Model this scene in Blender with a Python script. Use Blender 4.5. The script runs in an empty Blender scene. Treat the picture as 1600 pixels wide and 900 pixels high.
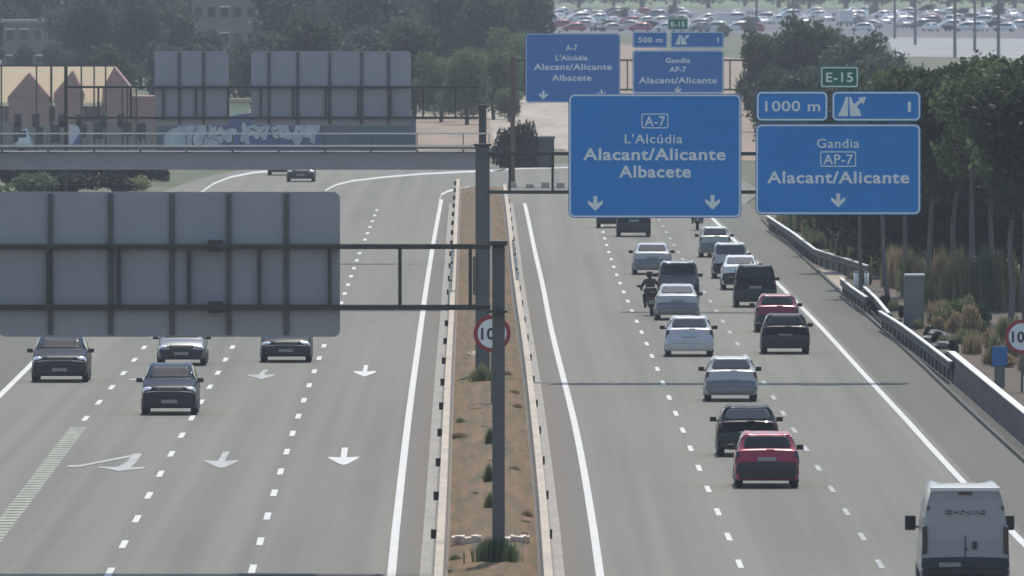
import bpy, bmesh, math, random
from mathutils import Vector, Matrix

# ------------------------------------------------------------------ camera, world, sun
F = 23700.0            # focal length in pixels of the 1600 px wide photograph
HCAM = 15.4            # camera height over the road
HOR = 544.0            # how far the horizon lies above the picture centre, in pixels
PITCH = math.atan(HOR / F)
sc = bpy.context.scene
COL = sc.collection
cam_d = bpy.data.cameras.new('camera')
cam_d.sensor_width = 36.0
cam_d.lens = F / 1600.0 * 36.0
cam_d.clip_start = 1.0
cam_d.clip_end = 20000.0
cam_d.dof.use_dof = True
cam_d.dof.focus_distance = 500.0
cam_d.dof.aperture_fstop = 7.5
cam = bpy.data.objects.new('camera', cam_d)
COL.objects.link(cam)
cam.location = (0, 0, HCAM)
cam.rotation_euler = (math.pi / 2 - PITCH, 0, 0)
sc.camera = cam

SUN_EL, SUN_AZ = math.radians(62), math.radians(8)      # azimuth from +Y towards +X
w = bpy.data.worlds.new('World'); sc.world = w; w.use_nodes = True
nt = w.node_tree
sky = nt.nodes.new('ShaderNodeTexSky'); sky.sky_type = 'NISHITA'; sky.sun_disc = False
sky.sun_elevation = SUN_EL; sky.sun_rotation = SUN_AZ; sky.air_density = 1.3; sky.dust_density = 1.0
bg = nt.nodes['Background']; bg.inputs[1].default_value = 0.145
nt.links.new(sky.outputs[0], bg.inputs[0])
sd = bpy.data.lights.new('sun', 'SUN'); sd.energy = 3.6; sd.angle = math.radians(0.5); sd.color = (1.0, 0.94, 0.85)
so = bpy.data.objects.new('sun', sd); COL.objects.link(so)
sdir = Vector((math.sin(SUN_AZ) * math.cos(SUN_EL), math.cos(SUN_AZ) * math.cos(SUN_EL), math.sin(SUN_EL)))
so.rotation_euler = sdir.to_track_quat('Z', 'Y').to_euler()
so.location = (0, 400, 60)
sc.view_settings.view_transform = 'Standard'
sc.view_settings.look = 'None'
sc.view_settings.exposure = 0.0
sc.view_settings.gamma = 1.0
sc.render.engine = 'CYCLES'
sc.cycles.max_bounces = 6
sc.cycles.volume_bounces = 0
sc.cycles.caustics_reflective = False
sc.cycles.caustics_refractive = False
sc.cycles.sample_clamp_indirect = 3.0
sc.cycles.use_denoising = True
sc.render.filter_size = 2.2

R = random.Random(7)

# ------------------------------------------------------------------ geometry of the view
def G(u, v, z=0.0):
    """the point at height z that the photograph shows at pixel (u, v)"""
    c, s = math.cos(PITCH), math.sin(PITCH)
    x = (u - 800) / F; y = (450 - v) / F
    d = Vector((x, c + y * s, -s + y * c))
    t = (z - HCAM) / d.z
    return Vector((d.x * t, d.y * t, z))
def ppm(v): return (v + 94.0) / HCAM          # pixels per metre at the ground line v
def hgt(vb, v): return (vb - v) / ppm(vb)     # height of pixel row v over a foot at row vb

# ------------------------------------------------------------------ materials
MATS = {}
def mat(name, col, rough=0.7, metal=0.0, coat=0.0, spec=0.5, noise=None, bump=0.0, emit=None):
    if name in MATS: return MATS[name]
    m = bpy.data.materials.new(name); m.use_nodes = True
    n = m.node_tree; b = n.nodes['Principled BSDF']
    b.inputs['Base Color'].default_value = (*col, 1); b.inputs['Roughness'].default_value = rough
    b.inputs['Metallic'].default_value = metal
    b.inputs['Specular IOR Level'].default_value = spec
    b.inputs['Coat Weight'].default_value = coat; b.inputs['Coat Roughness'].default_value = 0.04
    if noise:
        sx, sy, sz, amt, col2 = noise
        tc = n.nodes.new('ShaderNodeTexCoord'); mp = n.nodes.new('ShaderNodeMapping')
        mp.inputs['Scale'].default_value = (sx, sy, sz)
        nz = n.nodes.new('ShaderNodeTexNoise'); nz.inputs['Detail'].default_value = 5; nz.inputs['Scale'].default_value = 1
        nz.inputs['Roughness'].default_value = 0.62
        rp = n.nodes.new('ShaderNodeMapRange'); rp.inputs[1].default_value = 0.35; rp.inputs[2].default_value = 0.65
        rp.inputs[3].default_value = 0; rp.inputs[4].default_value = amt
        mx = n.nodes.new('ShaderNodeMix'); mx.data_type = 'RGBA'
        mx.inputs[6].default_value = (*col, 1); mx.inputs[7].default_value = (*col2, 1)
        n.links.new(tc.outputs['Object'], mp.inputs[0]); n.links.new(mp.outputs[0], nz.inputs['Vector'])
        n.links.new(nz.outputs['Fac'], rp.inputs[0]); n.links.new(rp.outputs[0], mx.inputs[0])
        n.links.new(mx.outputs[2], b.inputs['Base Color'])
        if bump:
            bp = n.nodes.new('ShaderNodeBump'); bp.inputs['Strength'].default_value = bump; bp.inputs['Distance'].default_value = 0.1
            n.links.new(nz.outputs['Fac'], bp.inputs['Height']); n.links.new(bp.outputs[0], b.inputs['Normal'])
    MATS[name] = m
    return m

def road_material(name, c1, c2, c3):
    m = bpy.data.materials.new(name); m.use_nodes = True
    n = m.node_tree; b = n.nodes['Principled BSDF']; b.inputs['Roughness'].default_value = 0.85
    b.inputs['Specular IOR Level'].default_value = 0.35
    tc = n.nodes.new('ShaderNodeTexCoord')
    def nz(scale, detail=4):
        mp = n.nodes.new('ShaderNodeMapping'); mp.inputs['Scale'].default_value = scale
        t = n.nodes.new('ShaderNodeTexNoise'); t.inputs['Scale'].default_value = 1; t.inputs['Detail'].default_value = detail
        n.links.new(tc.outputs['Object'], mp.inputs[0]); n.links.new(mp.outputs[0], t.inputs['Vector'])
        r = n.nodes.new('ShaderNodeMapRange'); r.inputs[1].default_value = 0.35; r.inputs[2].default_value = 0.65
        n.links.new(t.outputs['Fac'], r.inputs[0]); return r.outputs[0]
    a = nz((1.25, 0.004, 1)); c = nz((0.12, 0.012, 1)); d = nz((14, 1.2, 1), 2)
    m1 = n.nodes.new('ShaderNodeMix'); m1.data_type = 'RGBA'; m1.inputs[6].default_value = (*c1, 1); m1.inputs[7].default_value = (*c2, 1)
    m2 = n.nodes.new('ShaderNodeMix'); m2.data_type = 'RGBA'; m2.inputs[7].default_value = (*c3, 1)
    k1 = n.nodes.new('ShaderNodeMath'); k1.operation = 'MULTIPLY'; k1.inputs[1].default_value = 1.0
    k2 = n.nodes.new('ShaderNodeMath'); k2.operation = 'MULTIPLY'; k2.inputs[1].default_value = 0.45
    n.links.new(a, k1.inputs[0]); n.links.new(k1.outputs[0], m1.inputs[0])
    n.links.new(c, k2.inputs[0]); n.links.new(k2.outputs[0], m2.inputs[0]); n.links.new(m1.outputs[2], m2.inputs[6])
    m3 = n.nodes.new('ShaderNodeMix'); m3.data_type = 'RGBA'; m3.blend_type = 'MULTIPLY'; m3.inputs[7].default_value = (0.86, 0.86, 0.86, 1)
    n.links.new(d, m3.inputs[0]); n.links.new(m2.outputs[2], m3.inputs[6]); n.links.new(m3.outputs[2], b.inputs['Base Color'])
    MATS[name] = m
    return m

M_ASPH = road_material('asphalt', (.200, .190, .155), (.146, .140, .114), (.218, .204, .166))
M_SHLD = road_material('shoulder asphalt', (.136, .130, .102), (.112, .108, .085), (.150, .142, .112))
M_INNER = road_material('inner shoulder asphalt', (.170, .150, .124), (.150, .133, .110), (.18, .162, .135))
M_PAINT = mat('road paint', (.62, .61, .57), .7, noise=(3, .4, 1, .6, (.50, .50, .46)))
M_WORN = mat('worn road paint', (.40, .41, .33), .8, noise=(3, .2, 1, .8, (.27, .28, .23)))
M_FADED = mat('faded road paint', (.42, .43, .40), .8, noise=(2, .3, 1, .8, (.28, .28, .27)))
M_SHADOW = mat('painted road shadow', (.045, .045, .045), .8)  # dark colour of the shadow strips painted on the road
M_SOIL = mat('median soil', (.185, .108, .048), .95, noise=(3.2, .12, 1, 1, (.082, .066, .030)), bump=.15)
M_LAND = mat('dry land', (.13, .125, .075), .95, noise=(.12, .03, 1, 1, (.075, .095, .045)))
M_BANK = mat('reddish earth', (.115, .075, .052), .95, noise=(.8, .1, 1, 1, (.07, .065, .035)), bump=.2)
M_SAND = mat('pale sandy dirt', (.42, .36, .29), .95, noise=(.3, .02, 1, 1, (.30, .25, .19)))
M_TAN = mat('tan dirt', (.30, .215, .15), .95, noise=(.3, .02, 1, 1, (.22, .17, .12)))
M_LOT = mat('car park surface', (.12, .115, .125), .9, noise=(.1, .01, 1, 1, (.085, .08, .09)))
M_CONC = mat('barrier concrete', (.52, .43, .32), .9, noise=(2, .3, 2, .8, (.36, .32, .27)))
M_CONC2 = mat('dusty concrete', (.34, .32, .29), .9, noise=(2, .3, 2, .8, (.25, .24, .22)))
M_STEEL = mat('galvanised steel', (.13, .135, .14), .55, .35, noise=(2, 2, 2, .7, (.09, .095, .095)))
M_DARKST = mat('weathered steel', (.075, .08, .07), .7, .2, noise=(3, 3, 3, .8, (.05, .05, .045)))
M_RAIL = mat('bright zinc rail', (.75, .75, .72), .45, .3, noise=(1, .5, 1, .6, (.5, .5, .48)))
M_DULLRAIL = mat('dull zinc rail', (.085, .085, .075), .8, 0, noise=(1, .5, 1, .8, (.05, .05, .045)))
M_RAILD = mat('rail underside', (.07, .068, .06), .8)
M_BACK = mat('aluminium sign back', (.36, .37, .41), .6, .1, noise=(.7, .7, .7, .6, (.30, .31, .345)))
M_BLUE = mat('blue sign sheet', (.004, .235, .68), .5, noise=(.25, .25, .3, .8, (.006, .20, .58)))
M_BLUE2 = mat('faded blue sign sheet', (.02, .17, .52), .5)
M_SIGNW = mat('white sign sheet', (.80, .84, .86), .5)
M_GREEN = mat('green sign sheet', (.01, .16, .10), .45)
M_RED = mat('red sign rim', (.30, .02, .03), .5)
M_BLACK = mat('black sheet', (.012, .012, .014), .5)
M_GLASS = mat('dark car glass', (.012, .016, .020), .035, 0, 0, spec=.4)
M_GLASSL = mat('pale car glass', (.07, .078, .086), .04, 0, 0, spec=.5)
M_TYRE = mat('tyre rubber', (.016, .016, .017), .85)
M_RIM = mat('alloy rim', (.30, .30, .31), .35, .8)
M_PLAST = mat('black plastic', (.022, .023, .026), .6)
M_TAIL = mat('tail lamp', (.12, .008, .01), .2, coat=.5)
M_TAILD = mat('smoked tail lamp', (.03, .012, .018), .2, coat=.5)
M_HEAD = mat('headlamp glass', (.75, .78, .8), .12, .5, coat=.5)
M_PLATE = mat('number plate', (.28, .28, .27), .6)
M_CHROME = mat('chrome trim', (.75, .75, .76), .2, .9)
M_BARK = mat('pale bark', (.16, .155, .15), .9, noise=(5, 5, .6, 1, (.09, .085, .08)))
M_BARKD = mat('dark bark', (.06, .05, .042), .9)
M_BRICK = mat('brick', (.46, .29, .26), .9, noise=(3, 3, 6, .7, (.36, .22, .20)))
M_CREAM = mat('cream roof tile', (.58, .44, .29), .85, noise=(1.5, .5, 4, .7, (.48, .40, .24)))
M_PLASTER = mat('tan plaster', (.36, .315, .27), .9, noise=(.5, .5, .5, .8, (.20, .185, .16)))
M_WIN = mat('window glass', (.03, .035, .045), .15)
M_PURPLE = mat('violet paint', (.14, .13, .36), .8, noise=(.4, .4, .5, 1, (.11, .15, .24)))
M_GRAF = mat('pale spray paint', (.62, .64, .68), .8, noise=(1.2, 1.2, 1.6, 1, (.34, .42, .50)))
M_GRAFD = mat('dark spray paint', (.03, .035, .07), .8)
M_CAB = mat('grey cabinet paint', (.20, .225, .225), .7, noise=(1, 1, 1, .5, (.10, .12, .12)))
M_WHITE = mat('white painted metal', (.75, .76, .76), .5)
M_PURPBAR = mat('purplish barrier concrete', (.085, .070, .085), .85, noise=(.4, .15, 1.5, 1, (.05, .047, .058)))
M_BLUEP = mat('small blue sheet', (.03, .16, .42), .5)
M_STONE = mat('rubble stone', (.30, .29, .28), .9, noise=(3, 3, 3, 1, (.15, .15, .15)))
M_TRUNKLINE = mat('grey painted pole', (.12, .12, .12), .7)

def leafmat(name, c1, c2):
    m = bpy.data.materials.new(name); m.use_nodes = True
    n = m.node_tree; b = n.nodes['Principled BSDF']; b.inputs['Roughness'].default_value = .6
    b.inputs['Specular IOR Level'].default_value = .3
    g = n.nodes.new('ShaderNodeNewGeometry'); mx = n.nodes.new('ShaderNodeMix'); mx.data_type = 'RGBA'
    mx.inputs[6].default_value = (*c1, 1); mx.inputs[7].default_value = (*c2, 1)
    n.links.new(g.outputs['Random Per Island'], mx.inputs[0]); n.links.new(mx.outputs[2], b.inputs['Base Color'])
    t = n.nodes.new('ShaderNodeBsdfTranslucent'); n.links.new(mx.outputs[2], t.inputs[0])
    ms = n.nodes.new('ShaderNodeMixShader'); ms.inputs[0].default_value = .42
    n.links.new(b.outputs[0], ms.inputs[1]); n.links.new(t.outputs[0], ms.inputs[2])
    n.links.new(ms.outputs[0], n.nodes['Material Output'].inputs[0])
    MATS[name] = m; return m
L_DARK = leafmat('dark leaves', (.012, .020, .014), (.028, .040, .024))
L_CANO = leafmat('canopy leaves', (.035, .055, .026), (.065, .09, .045))
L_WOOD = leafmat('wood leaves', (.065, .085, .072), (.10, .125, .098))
L_MID = leafmat('green leaves', (.075, .12, .05), (.13, .18, .08))
L_OLIVE = leafmat('olive leaves', (.17, .19, .08), (.27, .27, .14))
L_DRY = leafmat('dry leaves', (.30, .22, .12), (.38, .30, .18))
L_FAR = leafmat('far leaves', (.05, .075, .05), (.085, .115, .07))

# ------------------------------------------------------------------ object helpers
def obj(name, me_or_bm, m=None, parent=None, smooth=False, loc=None):
    if isinstance(me_or_bm, bmesh.types.BMesh):
        me = bpy.data.meshes.new(name); me_or_bm.to_mesh(me); me_or_bm.free()
    else: me = me_or_bm
    if m is not None and not me.materials:
        me.materials.append(m)
    if smooth:
        me.polygons.foreach_set('use_smooth', [True] * len(me.polygons))
    o = bpy.data.objects.new(name, me); COL.objects.link(o)
    if parent is not None: o.parent = parent
    if loc is not None: o.location = loc
    return o
def tag(o, label=None, cat=None, group=None, kind=None):
    if label: o['label'] = label
    if cat: o['category'] = cat
    if group: o['group'] = group
    if kind: o['kind'] = kind
    return o
def thing(name, label, cat, loc=(0, 0, 0), rz=0, group=None):
    o = bpy.data.objects.new(name, None); COL.objects.link(o); o.location = loc; o.rotation_euler = (0, 0, rz)
    o.empty_display_size = .3
    return tag(o, label, cat, group)
def copy_tree(o, parent=None):
    c = o.copy(); COL.objects.link(c)
    if parent is not None: c.parent = parent
    for ch in [x for x in o.children]: copy_tree(ch, c)
    return c
def box(bm, x0, x1, y0, y1, z0, z1):
    r = bmesh.ops.create_cube(bm, size=1)['verts']
    for v in r:
        v.co = Vector((x0 + (v.co.x + .5) * (x1 - x0), y0 + (v.co.y + .5) * (y1 - y0), z0 + (v.co.z + .5) * (z1 - z0)))
    return r
def bbox(x0, x1, y0, y1, z0, z1, bev=0.0):
    bm = bmesh.new(); box(bm, x0, x1, y0, y1, z0, z1)
    if bev: bmesh.ops.bevel(bm, geom=bm.edges[:], offset=bev, segments=2, affect='EDGES', profile=.5)
    return bm
def tube(bm, a, b, r0, r1=None, n=8, caps=True):
    a = Vector(a); b = Vector(b); r1 = r0 if r1 is None else r1
    d = (b - a); q = d.to_track_quat('Z', 'Y').to_matrix()
    rings = []
    for p, r in ((a, r0), (b, r1)):
        rings.append([bm.verts.new(p + q @ Vector((math.cos(t) * r, math.sin(t) * r, 0))) for t in [2 * math.pi * i / n for i in range(n)]])
    for i in range(n):
        bm.faces.new((rings[0][i], rings[0][(i + 1) % n], rings[1][(i + 1) % n], rings[1][i]))
    if caps:
        bm.faces.new(rings[0][::-1]); bm.faces.new(rings[1])
def mk(fn, *a, **k):
    bm = bmesh.new(); fn(bm, *a, **k); return bm

def interp(pts, y):
    """x on a polyline of (x, y) world points sorted by y, extrapolated at both ends"""
    if y <= pts[0][1]: (x0, y0), (x1, y1) = pts[0], pts[1]
    elif y >= pts[-1][1]: (x0, y0), (x1, y1) = pts[-2], pts[-1]
    else:
        for (x0, y0), (x1, y1) in zip(pts, pts[1:]):
            if y0 <= y <= y1: break
    return x0 + (x1 - x0) * (y - y0) / (y1 - y0)
def line(*px):
    p = sorted([(G(u, v).x, G(u, v).y) for u, v in px], key=lambda t: t[1])
    # smooth: quadratic-ish by averaging neighbouring slopes
    def f(y):
        h = 28.0
        if y - h < p[0][1] or y + h > p[-1][1]: return interp(p, y)
        return (interp(p, y - h) + 2 * interp(p, y) + interp(p, y + h)) / 4
    f.lo, f.hi = p[0][1], p[-1][1]
    return f
def steps(y0, y1, d):
    n = max(1, int(round((y1 - y0) / d))); return [y0 + (y1 - y0) * i / n for i in range(n + 1)]
def strip(name, fa, fb, ys, z, m, kind='structure', parent=None):
    bm = bmesh.new(); prev = None
    for y in ys:
        a = bm.verts.new((fa(y), y, z)); b = bm.verts.new((fb(y), y, z))
        if prev: bm.faces.new((prev[0], prev[1], b, a))
        prev = (a, b)
    o = obj(name, bm, m, parent); o['kind'] = kind
    return o
def polygon(name, pts, z, m):
    bm = bmesh.new(); bm.faces.new([bm.verts.new((p.x, p.y, z)) for p in pts])
    bmesh.ops.recalc_face_normals(bm, faces=bm.faces)
    if bm.faces[:][0].normal.z < 0: bmesh.ops.reverse_faces(bm, faces=bm.faces)
    bmesh.ops.triangulate(bm, faces=bm.faces)
    return tag(obj(name, bm, m), kind='structure')
def sweep(prof, f, ys, m_name, mm, parent=None, z=0.0):
    """sweep a closed (x, z) profile along a line x = f(y)"""
    bm = bmesh.new(); prev = None; first = None
    for y in ys:
        ring = [bm.verts.new((f(y) + px, y, z + pz)) for px, pz in prof]
        if prev:
            for i in range(len(ring)):
                j = (i + 1) % len(ring)
                bm.faces.new((prev[i], prev[j], ring[j], ring[i]))
        else: first = ring
        prev = ring
    bm.faces.new(first); bm.faces.new(prev[::-1])
    bmesh.ops.recalc_face_normals(bm, faces=bm.faces)
    return obj(m_name, bm, mm, parent)

# ------------------------------------------------------------------ ground and roads
YN = 300.0
bm = bmesh.new(); bmesh.ops.create_grid(bm, x_segments=8, y_segments=8, size=1)
for v in bm.verts: v.co = Vector((v.co.x * 2500, 4200 + v.co.y * 4500, -.06))
tag(obj('ground', bm, M_LAND), kind='structure')

edge_right = line((1178, 330), (1190, 345), (1250, 400), (1310, 455), (1360, 500), (1430, 562), (1510, 640), (1600, 722))
right_line = line((1082, 310), (1115, 343), (1170, 398), (1230, 458), (1285, 513), (1345, 580), (1420, 660), (1500, 750), (1600, 850))
right_inner = line((817, 306), (826, 345), (836, 395), (847, 440), (861, 515), (880, 590), (897, 655), (910, 720), (925, 810), (937, 895))
bar_right = line((788, 306), (795, 360), (803, 440), (813, 515), (824, 590), (831, 655), (838, 720), (847, 810), (853, 895))
bar_left = line((716, 300), (713, 360), (710, 430), (706, 515), (701, 600), (697, 700), (693, 800), (688, 895))
left_inner = line((690, 310), (677, 380), (665, 455), (655, 530), (645, 600), (636, 670), (627, 750), (619, 820), (612, 895))
left_out = line((320, 296), (250, 362), (150, 465), (48, 571), (0, 618), (-100, 716))
left_edge = lambda y: left_out(y) - 3.2
dash_l3 = line((585, 338), (560, 400), (535, 470), (510, 530), (480, 610), (455, 683), (428, 770), (395, 888))
dash_l2 = line((462, 360), (415, 445), (365, 540), (325, 610), (278, 690), (230, 778), (172, 893))
dash_l1 = line((340, 390), (280, 470), (222, 548), (180, 600), (137, 648), (75, 730), (0, 830), (-70, 915))
dash_r1 = line((930, 310), (945, 375), (963, 430), (985, 480), (1012, 540), (1049, 630), (1088, 723), (1122, 800), (1155, 880))
dash_r2 = line((1010, 310), (1063, 400), (1110, 470), (1146, 530), (1180, 575), (1229, 655), (1266, 712), (1322, 800), (1375, 882))

YF = G(0, 318).y
ys = steps(YN, YF, 12)
strip('road', left_edge, right_line and (lambda y: right_line(y) + .3), ys, 0.0, M_ASPH)
strip('shoulder', lambda y: right_line(y) + .3, edge_right, ys, 0.004, M_SHLD)
strip('shoulder', lambda y: left_edge(y), lambda y: left_out(y) - .1, ys, 0.004, M_SHLD)
strip('shoulder', lambda y: left_inner(y) + .12, lambda y: bar_left(y), ys, 0.004, M_INNER)
strip('shoulder', lambda y: bar_right(y), lambda y: right_inner(y) - .12, ys, 0.004, M_INNER)
# the far bend: everything swings to the right
polygon('road', [G(244, 318), G(256, 300), G(300, 282), G(360, 268), G(440, 258), G(1120, 254), G(1190, 300), G(1165, 318)], 0.0, M_ASPH)
polygon('ground_verge', [G(-400, 700), G(-140, 560), G(-60, 470), G(150, 330), G(244, 300), G(244, 262), G(-400, 262)], -.03, M_LAND)
polygon('dirt_field', [G(760, 150), G(890, 150), G(890, 232), G(640, 232), G(650, 185), G(740, 172)], -.04, M_SAND)
polygon('dirt_field', [G(600, 182), G(760, 168), G(775, 232), G(600, 236)], -.035, M_TAN)
polygon('dirt_field', [G(800, 60), G(900, 60), G(1190, 95), G(1190, 250), G(890, 250)], -.045, M_TAN)
polygon('earth_bank', [G(1184, 338), G(1225, 338), G(1330, 400), G(1370, 440), G(1320, 450), G(1265, 408)], -.02, M_BANK)
polygon('gravel_layby', [G(1266, 412), G(1304, 416), G(1322, 432), G(1316, 458), G(1306, 452)], 0.006, M_SAND)
polygon('earth_bank', [G(1322, 440), G(1420, 420), G(1900, 480), G(1900, 1100), G(1640, 760), G(1500, 622)], -.025, M_BANK)
polygon('car_park', [G(780, 52), G(1700, 62), G(1900, 14), G(700, 14)], -.03, M_LOT)
polygon('paved_yard', [G(1385, 58), G(1750, 62), G(1800, 95), G(1400, 88)], -.02, mat('pale yard concrete', (.30, .30, .29), .9, noise=(.1, .01, 1, 1, (.24, .24, .24))))
polygon('meadow', [G(780, 14), G(1800, 14), G(2600, -20), G(300, -20)], -.035, mat('meadow grass', (.13, .17, .08), .95))

# median soil, a slightly domed sheet
bm = bmesh.new(); prev = None
for y in steps(YN, G(0, 296).y, 4):
    a, b = bar_left(y), bar_right(y); row = []
    for i in range(9):
        t = i / 8; x = a + (b - a) * t
        z = .06 + .16 * math.sin(math.pi * t) + R.uniform(-.03, .03)
        row.append(bm.verts.new((x, y, z)))
    if prev:
        for i in range(8): bm.faces.new((prev[i], prev[i + 1], row[i + 1], row[i]))
    prev = row
tag(obj('median_ground', bm, M_SOIL, smooth=True), kind='structure')

# ------------------------------------------------------------------ markings
def wobble(f, a=.02):
    return f
def solid(f, wd, y0, y1, z=.010, m=M_PAINT):
    return strip('road_marking', lambda y: f(y) - wd / 2, lambda y: f(y) + wd / 2, steps(y0, y1, 8), z, m)
solid(right_line, .20, YN, YF); solid(right_inner, .20, YN, YF); solid(left_inner, .21, YN, G(0, 312).y)
solid(left_out, .22, YN, G(0, 298).y)
def px_ribbon(px, wd, m=M_PAINT, z=.011):
    P = [G(u, v) for u, v in px]; bm = bmesh.new(); prev = None
    for i, p in enumerate(P):
        a = P[max(0, i - 1)]; b = P[min(len(P) - 1, i + 1)]; t = (b - a).normalized(); n = Vector((-t.y, t.x, 0)) * wd / 2
        r = (bm.verts.new((p.x + n.x, p.y + n.y, z)), bm.verts.new((p.x - n.x, p.y - n.y, z)))
        if prev: bm.faces.new((prev[0], prev[1], r[1], r[0]))
        prev = r
    bmesh.ops.recalc_face_normals(bm, faces=bm.faces)
    return tag(obj('road_marking', bm, m), kind='structure')
# lines that swing right through the bend; wider across than along, as painted there
def bend_ribbon(px, th):
    bm = bmesh.new(); prev = None
    for u, v in px:
        a, b = G(u, v - th / 2), G(u, v + th / 2)
        r = (bm.verts.new((a.x, a.y, .012)), bm.verts.new((b.x, b.y, .012)))
        if prev: bm.faces.new((prev[0], prev[1], r[1], r[0]))
        prev = r
    bmesh.ops.recalc_face_normals(bm, faces=bm.faces)
    return tag(obj('road_marking', bm, M_PAINT), kind='structure')
bend_ribbon([(318, 298), (334, 287), (360, 277), (395, 270), (430, 267), (480, 265)], 2.6)
bend_ribbon([(508, 298), (525, 289), (550, 283), (600, 277), (660, 272), (720, 269), (790, 266)], 2.4)
bend_ribbon([(686, 314), (690, 304), (700, 299), (718, 295), (735, 293)], 3.0)
bend_ribbon([(770, 268), (800, 264), (880, 262), (960, 261)], 1.8)
def dashes(f, y0, y1, period=17.0, on=5.0, wd=.17, ph=0.0, m=M_PAINT):
    bm = bmesh.new(); y = y0 + ph
    while y + on < y1:
        yy = steps(y, y + on, 2.5)
        for a, b in zip(yy, yy[1:]):
            bm.faces.new([bm.verts.new(p) for p in ((f(a) - wd / 2, a, .010), (f(a) + wd / 2, a, .010), (f(b) + wd / 2, b, .010), (f(b) - wd / 2, b, .010))])
        y += period
    return tag(obj('lane_dashes', bm, m), kind='structure')
d0 = G(0, 896).y
dashes(dash_l3, d0, G(0, 325).y, ph=0)
dashes(dash_l2, G(0, 901).y, G(0, 330).y)
dashes(dash_l1, G(0, 658).y, G(0, 360).y)
dashes(dash_r1, G(0, 888).y, G(0, 330).y, wd=.145)
dashes(dash_r2, G(0, 888).y, G(0, 330).y, wd=.14, m=M_FADED)
# broad hatched line where the exit lane begins (narrow rungs)
bm = bmesh.new(); y = YN
while y < G(0, 668).y:
    x = dash_l1(y)
    bm.faces.new([bm.verts.new(p) for p in ((x - .26, y, .010), (x + .26, y, .010), (x + .26, y + 1.15, .010), (x - .26, y + 1.15, .010))])
    y += 1.95
tag(obj('lane_dashes', bm, M_WORN), kind='structure')
def flat_px(name, px, m, z=.012):
    return polygon(name, [G(u, v) for u, v in px], z, m)
def arrow(u, v0, v1, hw, lean=0, m=M_PAINT):
    """lane arrow pointing towards the camera: stem rows v0..vh, head to v1"""
    vh = v0 + (v1 - v0) * .58; s = hw * .19; l = lean
    flat_px('lane_arrow', [(u - s + l, v0), (u + s + l, v0), (u + s, vh), (u + hw, vh - 1.0), (u + hw * .9, vh + 1.8), (u + s * 1.6, v1 - 1), (u, v1 + 1), (u - s * 1.6, v1 - 1),
                             (u - hw * .9, vh + 1.8), (u - hw, vh - .6), (u - s, vh)], m)
arrow(570, 571, 588, 18, 2); arrow(408, 578, 592, 22, 8, M_FADED); arrow(537, 700, 726, 25, 2); arrow(346, 706, 731, 27, 8, M_FADED)
def split_arrow(u, v, k, m):
    q = lambda L: [(u + a * k, v + b * k) for a, b in L]
    flat_px('lane_arrow', q([(26, -13), (40, -13), (32, 0), (22, 9), (46, 8), (42, 11), (16, 13), (4, 15), (-8, 12), (-30, 9), (-26, 7.5), (2, 8), (16, 0)]), m)
    flat_px('lane_arrow', q([(26, -11), (28, -8.5), (-36, 4), (-56, 8), (-78, 8.6), (-76, 6), (-58, 5), (-40, 1.8)]), m, .013)
split_arrow(182, 722, 1.0, M_FADED); split_arrow(262, 588, .78, M_FADED)
def shadow_strip(u0, u1, v, th=2.6):  # flat dark strip painted across the lanes as a cast shadow
    flat_px('road_shadow', [(u0, v - th / 2), (u1, v - th / 2 + 1), (u1, v + th / 2 + 1), (u0, v + th / 2)], M_SHADOW, .014)
shadow_strip(970, 1235, 488, 2.0); shadow_strip(372, 600, 898, 3)  # overhead shadows laid on the asphalt as dark colour

# ------------------------------------------------------------------ barriers, rails
profL = [(-.22, 0), (.22, 0), (.14, .3), (.10, .8), (-.10, .8), (-.14, .3)]
o = sweep(profL, bar_left, steps(YN, G(0, 300).y, 12), 'concrete_barrier', M_CONC)
tag(o, 'long cream concrete barrier on the left side of the brown median', 'barrier')
for y in steps(G(0, 868).y, G(0, 300).y, 26.4):
    obj('reflector', bbox(bar_left(y) - .26, bar_left(y) - .10, y - .06, y + .06, .42, .66, .01), M_BLACK, o)
o = sweep(profL, bar_right, steps(YN, G(0, 308).y, 12), 'concrete_barrier', M_CONC)
tag(o, 'long cream concrete barrier on the right side of the brown median', 'barrier')
for y in steps(G(0, 868).y, G(0, 330).y, 26.4):
    obj('reflector', bbox(bar_right(y) + .13, bar_right(y) + .19, y - .05, y + .05, .42, .66, .005), M_BLACK, o)
strip('drain_channel', lambda y: bar_left(y) - .5, lambda y: bar_left(y) - .2, ys, .02, M_CONC2)
strip('drain_channel', lambda y: bar_right(y) + .18, lambda y: bar_right(y) + .45, ys, .02, M_CONC2)

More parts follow.
